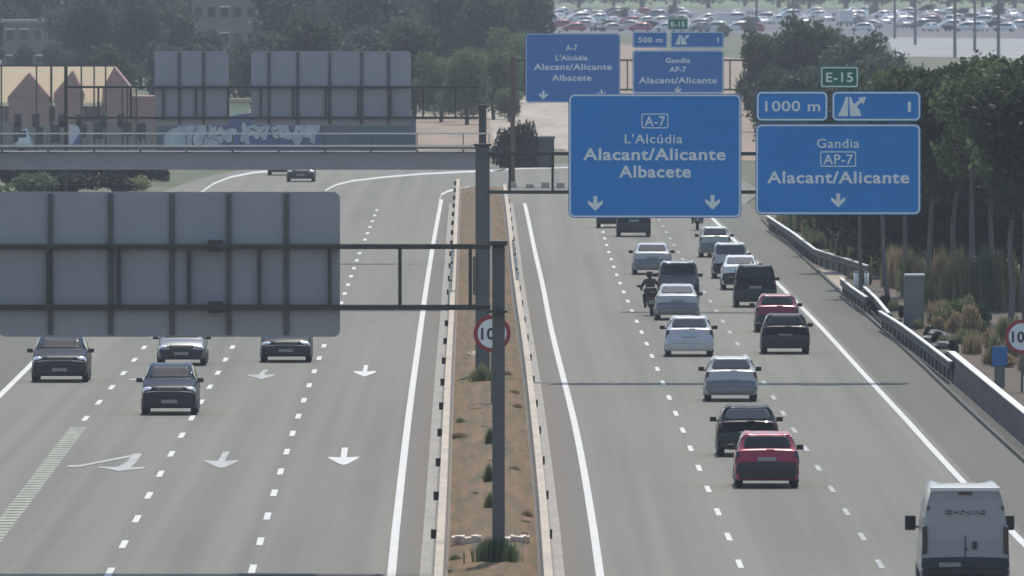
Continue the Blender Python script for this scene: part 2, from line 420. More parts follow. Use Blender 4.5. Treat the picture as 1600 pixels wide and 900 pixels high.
def guard_rail(label, px, h=.75, post=4.0):
    """steel guard rail whose top edge the photograph shows through px"""
    P = sorted([G(u, v, h) for u, v in px], key=lambda p: p.y)
    pts = [(p.x, p.y) for p in P]; f = lambda y: interp(pts, y)
    y0, y1 = pts[0][1], pts[-1][1]
    t = thing('guard_rail', label, 'guard rail', (f(y0), y0, 0))
    inv = Vector((-f(y0), -y0, 0))
    g = lambda y: f(y) - f(y0)
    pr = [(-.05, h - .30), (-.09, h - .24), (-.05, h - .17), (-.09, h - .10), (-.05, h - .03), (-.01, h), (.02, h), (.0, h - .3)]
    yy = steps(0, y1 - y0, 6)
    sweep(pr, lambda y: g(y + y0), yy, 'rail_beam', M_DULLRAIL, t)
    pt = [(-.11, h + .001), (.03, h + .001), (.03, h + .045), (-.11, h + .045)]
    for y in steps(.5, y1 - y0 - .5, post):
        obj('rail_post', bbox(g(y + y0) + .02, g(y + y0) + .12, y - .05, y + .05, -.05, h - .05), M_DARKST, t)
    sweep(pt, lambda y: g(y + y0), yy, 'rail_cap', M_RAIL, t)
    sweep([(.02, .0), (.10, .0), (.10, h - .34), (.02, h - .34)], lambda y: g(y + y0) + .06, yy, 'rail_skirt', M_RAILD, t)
    return t
guard_rail('far steel guard rail that turns outward beside the reddish bank', [(1200, 338), (1240, 364), (1276, 391), (1300, 398), (1330, 407), (1357, 416)])
guard_rail('short steel guard rail starting at the sandy gap in the verge', [(1315, 435), (1333, 450), (1355, 465)])
guard_rail('short steel guard rail set back behind the road edge rail', [(1352, 449), (1372, 468), (1390, 490)])
guard_rail('middle steel guard rail between the grey cabinet and the shoulder', [(1376, 487), (1410, 508), (1445, 534), (1487, 566)])
# near barrier, dark face with a bright coping
f_nb = lambda y: interp([(G(1600, 640, .95).x, G(1600, 640, .95).y), (G(1487, 548, .95).x, G(1487, 548, .95).y)], y)
y0, y1 = YN, G(1487, 548, .95).y
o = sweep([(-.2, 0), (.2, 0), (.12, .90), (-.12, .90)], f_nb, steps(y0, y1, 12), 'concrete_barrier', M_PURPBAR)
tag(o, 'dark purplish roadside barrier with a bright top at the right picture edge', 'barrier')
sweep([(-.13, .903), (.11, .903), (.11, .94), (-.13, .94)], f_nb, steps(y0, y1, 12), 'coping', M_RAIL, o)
# low dark kerb along the edge of the asphalt
sweep([(-.07, -.02), (.07, -.02), (.07, .10), (-.07, .12)], lambda y: edge_right(y) + .02, steps(YN, G(0, 345).y, 10), 'kerb', M_RAILD)['kind'] = 'structure'
strip('verge_gravel', lambda y: edge_right(y) + .08, lambda y: edge_right(y) + .9, steps(YN, G(0, 462).y, 10), .01, mat('dark verge gravel', (.10, .095, .08), .95, noise=(3, .5, 1, 1, (.055, .055, .045))))

# dark openings of the two median barriers, steel gates there
def gate(u0, v0, u1, v1, label):
    a, b = G(u0, v0, .4), G(u1, v1, .4)
    t = thing('crossing_gate', label, 'gate', (b.x, b.y, 0))
    d = a - b
    bm = bmesh.new()
    for z in (.30, .55, .80): tube(bm, (0, 0, z), (d.x, d.y, z), .07, n=8)
    obj('gate_rail', bm, M_DARKST, t)
    n = 6
    for i in range(n):
        k = i / (n - 1); obj('gate_post', bbox(d.x * k - .05, d.x * k + .05, d.y * k - .05, d.y * k + .05, 0, .95), M_DARKST if i % 2 else M_RAIL, t)
gate(708, 402, 703, 472, 'dark steel emergency gate in the left median barrier behind the gantry truss')
gate(802, 392, 809, 452, 'dark steel emergency gate in the right median barrier beside the grey posts')

# ------------------------------------------------------------------ gantries and signs
def truss(parent, x0, x1, zlo, zhi, y=0.0, step=1.7, m=None, depth=.9, r=.075, ph=0.0):
    m = m or M_DARKST
    for z in (zlo, zhi):
        for yy in (y - depth / 2, y + depth / 2):
            obj('chord', bbox(x0, x1, yy - r, yy + r, z - r, z + r), m, parent)
    a, b = min(x0, x1), max(x0, x1); x = a + ph; k = 0
    while x < b:
        for yy in (y - depth / 2, y + depth / 2):
            obj('strut', bbox(x - r * .75, x + r * .75, yy - r * .7, yy + r * .7, zlo + r, zhi - r), m, parent)
        for z in (zlo, zhi):
            obj('cross_brace', bbox(x - r * .6, x + r * .6, y - depth / 2 + r, y + depth / 2 - r, z - r * .5, z + r * .5), m, parent)
        x += step; k += 1
def post(parent, x, h, wd=.42, y=0.0, m=None):
    obj('post', bbox(x - wd / 2, x + wd / 2, y - wd / 2, y + wd / 2, .12, h, .03), m or M_STEEL, parent)
    obj('base_plate', bbox(x - wd * .9, x + wd * .9, y - wd * .9, y + wd * .9, 0, .12, .02), M_CONC2, parent)
    obj('post_cap', bbox(x - wd * .62, x + wd * .62, y - wd * .62, y + wd * .62, h, h + .08, .02), m or M_DARKST, parent)

def rrect(x0, x1, z0, z1, r, n=6):
    pts = []
    for cx, cz, a0 in ((x1 - r, z1 - r, 0), (x0 + r, z1 - r, 90), (x0 + r, z0 + r, 180), (x1 - r, z0 + r, 270)):
        for i in range(n + 1):
            a = math.radians(a0 + 90 * i / n); pts.append((cx + r * math.cos(a), cz + r * math.sin(a)))
    return pts
def plate(pts, y0, y1):
    bm = bmesh.new()
    A = [bm.verts.new((x, y0, z)) for x, z in pts]; B = [bm.verts.new((x, y1, z)) for x, z in pts]
    n = len(pts)
    for i in range(n): bm.faces.new((A[i], A[(i + 1) % n], B[(i + 1) % n], B[i]))
    bm.faces.new(A[::-1]); bm.faces.new(B); bmesh.ops.recalc_face_normals(bm, faces=bm.faces)
    return bm
def ringplate(po, pi, y0, y1):
    bm = bmesh.new(); n = len(po)
    V = [[bm.verts.new((x, y, z)) for x, z in p] for p in (po, pi) for y in (y0, y1)]
    for i in range(n):
        j = (i + 1) % n
        bm.faces.new((V[0][i], V[0][j], V[2][j], V[2][i])); bm.faces.new((V[1][i], V[3][i], V[3][j], V[1][j]))
        bm.faces.new((V[0][i], V[1][i], V[1][j], V[0][j])); bm.faces.new((V[2][i], V[2][j], V[3][j], V[3][i]))
    bmesh.ops.recalc_face_normals(bm, faces=bm.faces)
    return bm
def text(s, x, z, cap, width, y, m, parent, bold=0.0, name='lettering'):
    cu = bpy.data.curves.new('t', 'FONT'); cu.body = s; cu.align_x = 'CENTER'; cu.size = cap / .72; cu.extrude = .01; cu.offset = bold
    cu.space_character = 1.08
    to = bpy.data.objects.new('t', cu); COL.objects.link(to)
    bpy.context.view_layer.update()
    me = bpy.data.meshes.new_from_object(to.evaluated_get(bpy.context.evaluated_depsgraph_get()))
    bpy.data.objects.remove(to); bpy.data.curves.remove(cu)
    xs = [v.co.x for v in me.vertices]; cw = max(xs) - min(xs); mid = (max(xs) + min(xs)) / 2
    k = (width / cw) if width else 1.0
    for v in me.vertices:
        v.co = Vector(((v.co.x - mid) * k + x, y - v.co.z, v.co.y - cap / 2 + z))
    me.materials.clear(); me.name = name
    return obj(name, me, m, parent)
def down_arrow(x, z, s, y, parent, m=M_SIGNW):
    p = [(-.14, .5), (.14, .5), (.14, -.02), (.52, .22), (.52, -.04), (0, -.55), (-.52, -.04), (-.52, .22), (-.14, -.02)]
    return obj('arrow', plate([(x + a * s, z + b * s) for a, b in p], y - .012, y), m, parent)

def panel_sign(label, u0, u1, v0, v1, vb, dy=-.62, face=M_BLUE, content=(), grp=None, bord=.055, rad=.22, name='overhead_sign', cat='road sign'):
    """content: list of (kind, args...) in photograph pixels"""
    s = ppm(vb); base = G(800, vb); X = lambda u: (u - 800) / s; Z = lambda v: (vb - v) / s
    x0, x1, z1, z0 = X(u0), X(u1), Z(v0), Z(v1); cx = (x0 + x1) / 2
    t = thing(name, label, cat, (cx, base.y + dy, z0), 0, grp)
    lx = lambda u: X(u) - cx; lz = lambda v: Z(v) - z0
    W, H = x1 - x0, z1 - z0
    obj('panel', plate(rrect(-W / 2, W / 2, 0, H, rad), -.03, .03), face, t)
    e = .03
    obj('border', ringplate(rrect(-W / 2 + e, W / 2 - e, e, H - e, rad - e), rrect(-W / 2 + e + bord, W / 2 - e - bord, e + bord, H - e - bord, max(.04, rad - e - bord)), -.040, -.028), M_SIGNW, t)
    n = max(2, int(W / 1.5))
    for i in range(n):
        x = -W / 2 + W * (i + .5) / n
        obj('stiffener', bbox(x - .04, x + .04, .032, .13, .1, H - .1), M_BACK, t)
    for c in content:
        if c[0] == 'text':
            _, st, uc, vc, cap, wpx, bold = c
            text(st, lx(uc), lz(vc), cap / s, (wpx / s) if wpx else None, -.034, M_SIGNW, t, bold)
        elif c[0] == 'arrow':
            down_arrow(lx(c[1]), lz(c[2]), c[3] / s, -.031, t)
        elif c[0] == 'box':
            _, a, b, c0, c1 = c
            po = rrect(lx(a), lx(b), lz(c1), lz(c0), .07, 3); q = 1.6 / s
            pi = rrect(lx(a) + q, lx(b) - q, lz(c1) + q, lz(c0) - q, .05, 3)
            obj('route_frame', ringplate(po, pi, -.042, -.028), M_SIGNW, t)
        elif c[0] == 'fork':
            _, uc, vc, h = c
            q = lambda L: [(lx(uc + a * h), lz(vc + b * h)) for a, b in L]
            obj('exit_symbol', plate(q([(-.62, .5), (-.1, .5), (-.08, -.5), (-.22, -.5), (-.34, -.1)]), -.042, -.030), M_SIGNW, t)
            obj('exit_symbol', plate(q([(.02, .5), (.62, .5), (.5, .15), (.36, .0), (.62, -.22), (.70, -.10), (.86, -.5), (.42, -.46), (.52, -.36), (.22, -.12), (.06, -.5), (-.04, -.5)]), -.042, -.030), M_SIGNW, t)
    return t

def back_sign(label, u0, u1, v0, v1, vb, y0, stiffs, grp=None, face=M_BACK, rad=.17):
    s = ppm(vb); X = lambda u: (u - 800) / s; x0, x1 = X(u0), X(u1); z1, z0 = hgt(vb, v0), hgt(vb, v1)
    t = thing('overhead_sign', label, 'road sign', ((x0 + x1) / 2, y0, z0), 0, grp); cx = (x0 + x1) / 2
    W, H = x1 - x0, z1 - z0
    obj('panel', plate(rrect(-W / 2, W / 2, 0, H, rad), -.02, .03), face, t)
    obj('front_sheet', plate(rrect(-W / 2 + .03, W / 2 - .03, .03, H - .03, rad), .032, .04), M_BLUE, t)
    for u in stiffs:
        x = X(u) - cx
        obj('stiffener', bbox(x - .06, x + .06, -.10, -.022, .05, H - .04), M_STEEL, t)
    return t

# gantry one: near, arm to the left
V1 = 890; S1 = ppm(V1); y1g = G(800, V1).y
X1 = lambda u: (u - 800) / S1
g1 = thing('sign_gantry', 'nearest grey sign gantry, tall post in the median with a truss arm to the left', 'gantry', (X1(779), y1g, 0))
post(g1, 0, hgt(V1, 384), .31)
truss(g1, X1(-60) - X1(779), -.2, hgt(V1, 480), hgt(V1, 385), 0, 1.72, ph=.40, r=.055, depth=.8)
obj('bracket', bbox(-.30, .22, -.5, .5, hgt(V1, 488), hgt(V1, 484)), M_DARKST, g1)
obj('bracket', bbox(-.22, .22, -.5, .5, hgt(V1, 382), hgt(V1, 379) + .05), M_DARKST, g1)
bs = back_sign('wide grey back of the nearest overhead sign, filling the left picture edge', -3, 531, 300, 527, V1, y1g + .55, (78, 172, 268, 357, 447))
for u in (335,):
    for v in (384, 480):
        obj('clamp', bbox(X1(u) - .16 - bs.location.x, X1(u) + .2 - bs.location.x, -.5, -.11, hgt(V1, v + 9) - bs.location.z, hgt(V1, v - 9) - bs.location.z, .03), M_DARKST, bs)

# gantry two: truss to the right, box beam with a catwalk to the left
V2 = 594; S2 = ppm(V2); y2g = G(800, V2).y
X2 = lambda u: (u - 800) / S2; Z2 = lambda v: hgt(V2, v)
g2 = thing('sign_gantry', 'second grey sign gantry, its truss arm reaching right behind the big blue signs', 'gantry', (X2(754), y2g, 0))
post(g2, 0, Z2(228), .50)
truss(g2, .2, X2(1440) - X2(754), Z2(300), Z2(240), 0, 1.5, ph=.75, r=.055, depth=.8)
g2x = X2(754)
VB = 482; ybg = G(800, VB).y; SB = ppm(VB); XB = lambda u: (u - 800) / SB; ZB = lambda v: hgt(VB, v)
gb = thing('beam_gantry', 'grey box-beam gantry with a railed catwalk crossing the left carriageway', 'gantry', (XB(752), ybg, 0)); gbx = XB(752)
post(gb, 0, ZB(246), .44)
obj('beam', bbox(XB(-160) - gbx, XB(757) - gbx, -.35, .35, ZB(265), ZB(236), .03), M_BACK, gb)
obj('walkway', bbox(XB(-160) - gbx, XB(764) - gbx, -.95, -.36, ZB(232), ZB(229)), M_STEEL, gb)
for v in (208, 227):
    obj('handrail', bbox(XB(-160) - gbx, XB(764) - gbx, -.98, -.93, ZB(v) - .03, ZB(v) + .03), M_RAIL, gb)
for u in range(-140, 760, 72):
    obj('handrail_post', bbox(XB(u) - gbx - .02, XB(u) - gbx + .02, -.97, -.94, ZB(227) + .03, ZB(208) - .03), M_STEEL, gb)
    obj('walkway_bracket', bbox(XB(u) - gbx - .04, XB(u) - gbx + .04, -.9, -.36, ZB(238), ZB(233)), M_STEEL, gb)
obj('end_rail', bbox(XB(763) - gbx, XB(765.5) - gbx, -.98, -.94, ZB(227) + .03, ZB(208)), M_RAIL, gb)
obj('control_box', bbox(-.34, -.22, -.45, .1, Z2(460), Z2(400), .03), M_STEEL, g2)
obj('lit_side_strip', bbox(.26, .32, -.30, -.20, Z2(440), Z2(330)), M_RAIL, g2)  # bright strip added to paint the sunlit side of the post
sA = [('box', 1002, 1044, 177, 200), ('text', 'A-7', 1023, 188.5, 15.5, 32, .006), ('text', 'L\'Alcúdia', 1021, 216, 14.5, 90, .004),
      ('text', 'Alacant/Alicante', 1022, 240, 18.5, 222, .014), ('text', 'Albacete', 1023, 267, 18.5, 112, .014), ('arrow', 930, 317, 22), ('arrow', 1113, 315, 22)]
panel_sign('big blue overhead sign reading Alacant/Alicante and Albacete with two down arrows', 888, 1158, 146, 340, V2, content=sA)
sB = [('text', 'Gandia', 1309, 223, 14.5, 66, .004), ('box', 1281, 1337, 236, 260), ('text', 'AP-7', 1309, 248, 15.5, 46, .006),
      ('text', 'Alacant/Alicante', 1309, 276, 18.5, 222, .014), ('arrow', 1309, 312, 21)]
panel_sign('big blue overhead sign reading Gandia and AP-7 with one down arrow', 1180, 1438, 193, 335, V2, content=sB)
panel_sign('small blue sign reading 1000 m above the Gandia sign', 1181, 1293, 142, 189, V2, content=[('text', '1000 m', 1238, 165, 16, 86, .008)], rad=.2)
panel_sign('small blue sign with a white exit fork above the Gandia sign', 1299, 1438, 142, 189, V2, content=[('fork', 1327, 166, 30), ('text', '1', 1420, 166, 16, 5, .006)], rad=.2)
panel_sign('small green sign reading E-15 on top of the near blue signs', 1281, 1341, 103, 137, V2, face=M_GREEN, content=[('text', 'E-15', 1311, 120, 15, 42, .008)], rad=.1, bord=.045)
obj('sign_stem', bbox(X2(1311) - .06 - g2x, X2(1311) + .06 - g2x, -.42, -.34, Z2(290), Z2(112)), M_STEEL, g2)
for u in (935, 1110, 1225, 1395):
    obj('hanger', bbox(X2(u) - .05 - g2x, X2(u) + .05 - g2x, -.47, -.40, Z2(330 if u < 1150 else 325), Z2(155)), M_STEEL, g2)

# gantry three: arm to the left with two sign backs
V3 = 410; S3 = ppm(V3); y3g = G(800, V3).y
X3 = lambda u: (u - 800) / S3; Z3 = lambda v: hgt(V3, v)
g3 = thing('sign_gantry', 'third sign gantry with a dark post and a long truss crossing the left lanes', 'gantry', (X3(754), y3g, 0))
post(g3, 0, Z3(166), .36, m=M_DARKST)
truss(g3, X3(103) - X3(754), -.2, Z3(184), Z3(136), 0, 1.55, r=.05, depth=.8)
obj('post', bbox(X3(103) - X3(754) - .08, X3(103) - X3(754) + .08, -.08, .08, 0, Z3(104)), M_DARKST, g3)
back_sign('left grey sign back on the far truss, near the graffiti wall', 241, 357, 80, 196, V3, y3g + .55, (280, 318))
back_sign('wide grey sign back on the far truss, right of the bright gap', 392, 642, 80, 196, V3, y3g + .55, (420, 465, 515, 565, 607))

# gantry four: far, with small faded blue signs
V4 = 292; S4 = ppm(V4); y4g = G(800, V4).y
X4 = lambda u: (u - 800) / S4; Z4 = lambda v: hgt(V4, v)
g4 = thing('sign_gantry', 'farthest thin sign gantry carrying the small distant blue signs', 'gantry', (X4(801), y4g, 0))
post(g4, 0, Z4(90), .30, m=mat('brown weathered steel', (.13, .09, .07), .8))
truss(g4, .15, X4(1186) - X4(801), Z4(140), Z4(94), 0, 1.6, r=.05, depth=.8, ph=.6)
sF = [('text', 'A-7', 893, 74, 9, 18, .010), ('text', 'L\'Alcúdia', 893, 90, 8, 50, .012), ('text', 'Alacant/Alicante', 895, 104, 9.5, 122, .012), ('text', 'Albacete', 893, 121, 9.5, 62, .012), ('arrow', 849, 148, 13), ('arrow', 940, 146, 12)]
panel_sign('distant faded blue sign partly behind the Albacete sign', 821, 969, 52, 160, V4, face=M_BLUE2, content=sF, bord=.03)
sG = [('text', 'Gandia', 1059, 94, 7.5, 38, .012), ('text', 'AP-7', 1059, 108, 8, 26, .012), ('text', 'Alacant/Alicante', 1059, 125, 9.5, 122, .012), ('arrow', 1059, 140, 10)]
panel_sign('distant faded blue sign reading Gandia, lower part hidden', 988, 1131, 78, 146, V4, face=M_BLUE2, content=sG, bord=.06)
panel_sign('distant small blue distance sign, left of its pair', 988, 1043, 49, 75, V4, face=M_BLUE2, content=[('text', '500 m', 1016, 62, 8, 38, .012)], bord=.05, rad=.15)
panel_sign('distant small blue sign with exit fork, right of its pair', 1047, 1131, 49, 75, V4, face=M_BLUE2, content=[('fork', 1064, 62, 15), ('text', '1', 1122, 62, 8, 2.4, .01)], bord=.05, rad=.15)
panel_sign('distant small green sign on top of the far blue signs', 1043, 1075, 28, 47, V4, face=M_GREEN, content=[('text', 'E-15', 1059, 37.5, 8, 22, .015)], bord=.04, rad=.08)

# ------------------------------------------------------------------ speed signs, small posts
def disc(cx, cz, r, y0, y1, n=32):
    return plate([(cx + r * math.cos(2 * math.pi * i / n), cz + r * math.sin(2 * math.pi * i / n)) for i in range(n)], y0, y1)
def speed_sign(label, u, v, dpx, vb, uoff=0):
    s = ppm(vb); b = G(u, vb); r = dpx / 2 / s; h = hgt(vb, v)
    t = thing('speed_sign', label, 'speed sign', (b.x, b.y, 0))
    obj('post', mk(tube, (0, 0.05, -.1), (0, .05, h), .04), M_STEEL, t)
    obj('rim', disc(0, h, r, -.02, .01), M_RED, t)
    obj('face', disc(0, h, r * .78, -.032, -.021), M_SIGNW, t)
    text('100', 0, h, r * .62, r * 1.2, -.036, M_BLACK, t, .012)
    return t
speed_sign('round 100 speed limit sign in the median, half hidden by the gantry post', 769, 521, 58, 640)
speed_sign('round 100 speed limit sign cut off by the right picture edge', 1597, 526, 54, 612)
b = G(1562, 606)
t = thing('small_blue_sign', 'small plain blue roadside sign near the right speed limit sign', 'road sign', (b.x, b.y, 0))
obj('panel', bbox(-.26, .26, -.02, .02, hgt(606, 572), hgt(606, 541), .01), M_BLUEP, t); obj('post', bbox(-.18, .18, .025, .12, 0, hgt(606, 560)), M_CAB, t)
b = G(1428, 512)
t = thing('utility_cabinet', 'tall grey roadside cabinet with a bright white top edge', 'cabinet', (b.x, b.y, 0))
H_ = hgt(512, 431)
obj('cabinet_body', bbox(-.40, .40, -.3, .3, 0, H_, .02), M_CAB, t); obj('cabinet_roof', bbox(-.37, .42, -.36, .36, H_, H_ + .08, .015), M_WHITE, t)
obj('cabinet_door', bbox(-.33, .33, -.325, -.302, .15, H_ - .15, .005), M_CAB, t)
for u, w_ in ((1338, .3), (1354, .26)):
    b = G(u, 452)
    t = thing('marker_drum', 'white roadside marker drum behind the rail, %s of two' % ('left' if u < 1345 else 'right'), 'marker', (b.x, b.y, 0))
    obj('drum', mk(tube, (0, 0, 0), (0, 0, .72), w_ / 2.3, w_ / 2.6, 14), M_WHITE, t, True)
    obj('drum_top', mk(tube, (0, 0, .72), (0, 0, .8), w_ / 2.8, w_ / 3.2, 14), M_CONC2, t, True)
def rock(name, s, m, seed, label, cat, loc):
    rr = random.Random(seed); bm = bmesh.new(); bmesh.ops.create_icosphere(bm, subdivisions=2, radius=1)
    for v in bm.verts:
        k = 1 + rr.uniform(-.22, .22); v.co = Vector((v.co.x * s[0] * k, v.co.y * s[1] * k, (v.co.z * .8 + .5) * s[2] * k))
    o = obj(name, bm, m); o.location = loc; return tag(o, label, cat)
for i, (u, v, sx, sz, lb) in enumerate([(1446, 536, .28, .22, 'light grey rubble stone beside the cabinet foot'), (1462, 530, .38, .26, 'largest pale rubble stone behind the middle guard rail'),
                                    (1474, 544, .42, .20, 'flat pale rubble stone behind the middle guard rail'), (1484, 556, .2, .15, 'small rubble stone at the end of the middle guard rail'), (1398, 503, .3, .12, 'low white stone behind the set back guard rail')]):
    rock('stone', (sx, .4, sz), M_STONE, i, lb, 'stone', G(u, v))
# white cross strips over the median at the gantry foot
for k, (u0, u1) in enumerate(((706, 752), (783, 828))):
    a, b = G(u0, 846, .2), G(u1, 846, .2); bm = bmesh.new()
    for i in range(9):
        x = a.x + (b.x - a.x) * i / 9
        box(bm, x, x + (b.x - a.x) / 9 * R.uniform(.8, 1.05), a.y - .5 + R.uniform(-.3, .3), a.y + .5 + R.uniform(-.3, .3), .1, .30 + R.uniform(0, .06))
    tag(obj('stone_edging', bm, mat('white limewashed stone', (.72, .64, .54), .9)), 'white stone edging across the median, %s of the gantry foot' % ('left' if k == 0 else 'right'), 'edging')
for u, v, lb in ((741, 556, 'left low stone block under the median speed sign'), (752, 574, 'low yellow stone block below the median speed sign')):
    b = G(u, v, .15); rock('stone', (.22, .8, .14), M_SAND, int(u), lb, 'stone', b)

# ------------------------------------------------------------------ vehicles
def paint(name, c, metal=.35, rough=.35):
    return mat('paint ' + name, c, rough, metal, coat=.15 if sum(c) < .12 else .35, spec=.06 if sum(c) < .12 else .5)
P_DARK = paint('dark blue grey', (.010, .014, .020), 0); P_BLACK = paint('black', (.006, .007, .010), 0); P_NAVY = paint('navy', (.008, .012, .030), 0)
P_SILVER = paint('silver', (.44, .445, .44), .05); P_WHITE = paint('white', (.70, .71, .70), 0.0); P_VAN = paint('van white', (.28, .30, .335), 0.0); P_WHITEG = paint('pale green white', (.40, .46, .40), .05)
P_GREY = paint('grey', (.10, .11, .12), .5); P_RED = paint('dark red', (.34, .012, .050), .1); P_RED2 = paint('wine red', (.21, .010, .035), .1)
P_GREY2 = paint('mid grey', (.16, .175, .19), .5); P_LAV = paint('pale lilac grey', (.52, .51, .54), .05)

#        y(from rear)  zbot  ztop  wtop  wmax       (unit car, metres for L=4.2 W=1.8 H=1.48)
TYPES = {
 'hatch': dict(L=4.15, W=1.78, H=1.49, belt=.93, st=[(0, 0.29, 0.5, 0.64, 0.74), (0.03, 0.23, 0.66, 0.74, 0.83), (0.1, 0.23, 0.74, 0.77, 0.87), (0.14, 0.24, 0.82, 0.75, 0.88), (0.2, 0.22, 1.02, 0.76, 0.88), (0.28, 0.22, 1.07, 0.71, 0.89),
        (0.58, 0.22, 1.38, 0.605, 0.89), (0.66, 0.22, 1.45, 0.625, 0.89), (1.3, 0.22, 1.49, 0.635, 0.89), (2, 0.22, 1.48, 0.635, 0.89), (2.6, 0.22, 1.39, 0.615, 0.89), (3.25, 0.22, 1.02, 0.69, 0.88), (3.7, 0.24, 0.92, 0.66, 0.87), (4, 0.23, 0.78, 0.64, 0.83), (4.11, 0.23, 0.62, 0.6, 0.78), (4.15, 0.29, 0.46, 0.5, 0.66)]),
 'sedan': dict(L=4.6, W=1.82, H=1.45, belt=.92, st=[(0, 0.29, 0.5, 0.64, 0.74), (0.03, 0.23, 0.68, 0.74, 0.83), (0.08, 0.23, 0.76, 0.77, 0.87), (0.12, 0.24, 0.98, 0.79, 0.88), (0.2, 0.22, 1.05, 0.75, 0.88), (0.62, 0.22, 1.08, 0.71, 0.89),
        (1.25, 0.22, 1.36, 0.605, 0.89), (1.5, 0.22, 1.42, 0.615, 0.89), (2, 0.22, 1.45, 0.625, 0.89), (2.5, 0.22, 1.44, 0.625, 0.89), (2.95, 0.22, 1.35, 0.605, 0.89), (3.6, 0.22, 0.99, 0.69, 0.88), (4.1, 0.24, 0.88, 0.66, 0.87), (4.45, 0.23, 0.74, 0.64, 0.83), (4.56, 0.23, 0.6, 0.6, 0.78), (4.6, 0.29, 0.46, 0.5, 0.66)]),
 'suv': dict(L=4.45, W=1.86, H=1.64, belt=1.02, st=[(0, 0.34, 0.56, 0.66, 0.76), (0.03, 0.25, 0.72, 0.77, 0.86), (0.1, 0.23, 0.8, 0.8, 0.9), (0.14, 0.23, 0.92, 0.78, 0.91), (0.18, 0.23, 1.12, 0.8, 0.92), (0.26, 0.23, 1.17, 0.75, 0.92),
        (0.52, 0.23, 1.5, 0.655, 0.92), (0.6, 0.23, 1.58, 0.675, 0.92), (1.3, 0.23, 1.63, 0.685, 0.92), (2.1, 0.23, 1.63, 0.685, 0.92), (2.7, 0.23, 1.54, 0.655, 0.92), (3.3, 0.23, 1.18, 0.73, 0.91), (3.9, 0.23, 1.05, 0.77, 0.9), (4.28, 0.23, 0.92, 0.7, 0.87), (4.41, 0.25, 0.74, 0.66, 0.83), (4.45, 0.33, 0.54, 0.56, 0.72)]),
 'mpv': dict(L=4.4, W=1.84, H=1.70, belt=1.0, st=[(0, 0.31, 0.52, 0.66, 0.76), (0.03, 0.23, 0.7, 0.78, 0.86), (0.09, 0.23, 0.78, 0.8, 0.9), (0.12, 0.23, 0.9, 0.8, 0.91), (0.15, 0.24, 1.08, 0.8, 0.91), (0.19, 0.24, 1.13, 0.79, 0.91),
        (0.36, 0.24, 1.58, 0.715, 0.91), (0.42, 0.24, 1.66, 0.725, 0.91), (1.2, 0.24, 1.7, 0.725, 0.91), (2.2, 0.24, 1.69, 0.715, 0.91), (2.8, 0.24, 1.58, 0.675, 0.91), (3.6, 0.24, 1.13, 0.73, 0.9), (4, 0.23, 0.98, 0.75, 0.88), (4.25, 0.23, 0.82, 0.68, 0.85), (4.36, 0.23, 0.66, 0.62, 0.8), (4.4, 0.29, 0.48, 0.52, 0.68)]),
 'van': dict(L=5.6, W=2.05, H=2.52, belt=1.35, st=[(0, 0.48, 0.6, 0.84, 0.96), (0.04, 0.42, 0.74, 0.97, 1.02), (0.07, 0.36, 0.78, 0.98, 1.02), (0.08, 0.34, 0.82, 0.965, 1.015), (0.085, 0.34, 1.1, 0.96, 1.015), (0.09, 0.34, 1.4, 0.945, 1.015),
        (0.14, 0.34, 2.32, 0.83, 1.015), (0.2, 0.34, 2.46, 0.8, 1.015), (1.6, 0.34, 2.52, 0.82, 1.015), (3.6, 0.34, 2.52, 0.82, 1.015), (4.1, 0.34, 2.38, 0.8, 1.015), (4.85, 0.34, 1.42, 0.84, 1), (5.2, 0.34, 1.18, 0.84, 0.98), (5.45, 0.38, 0.95, 0.8, 0.95), (5.56, 0.31, 0.75, 0.74, 0.88), (5.6, 0.39, 0.6, 0.6, 0.76)]),
}
def cr(p0, p1, p2, p3, t):
    return .5 * ((2 * p1) + (-p0 + p2) * t + (2 * p0 - 5 * p1 + 4 * p2 - p3) * t * t + (-p0 + 3 * p1 - 3 * p2 + p3) * t ** 3)
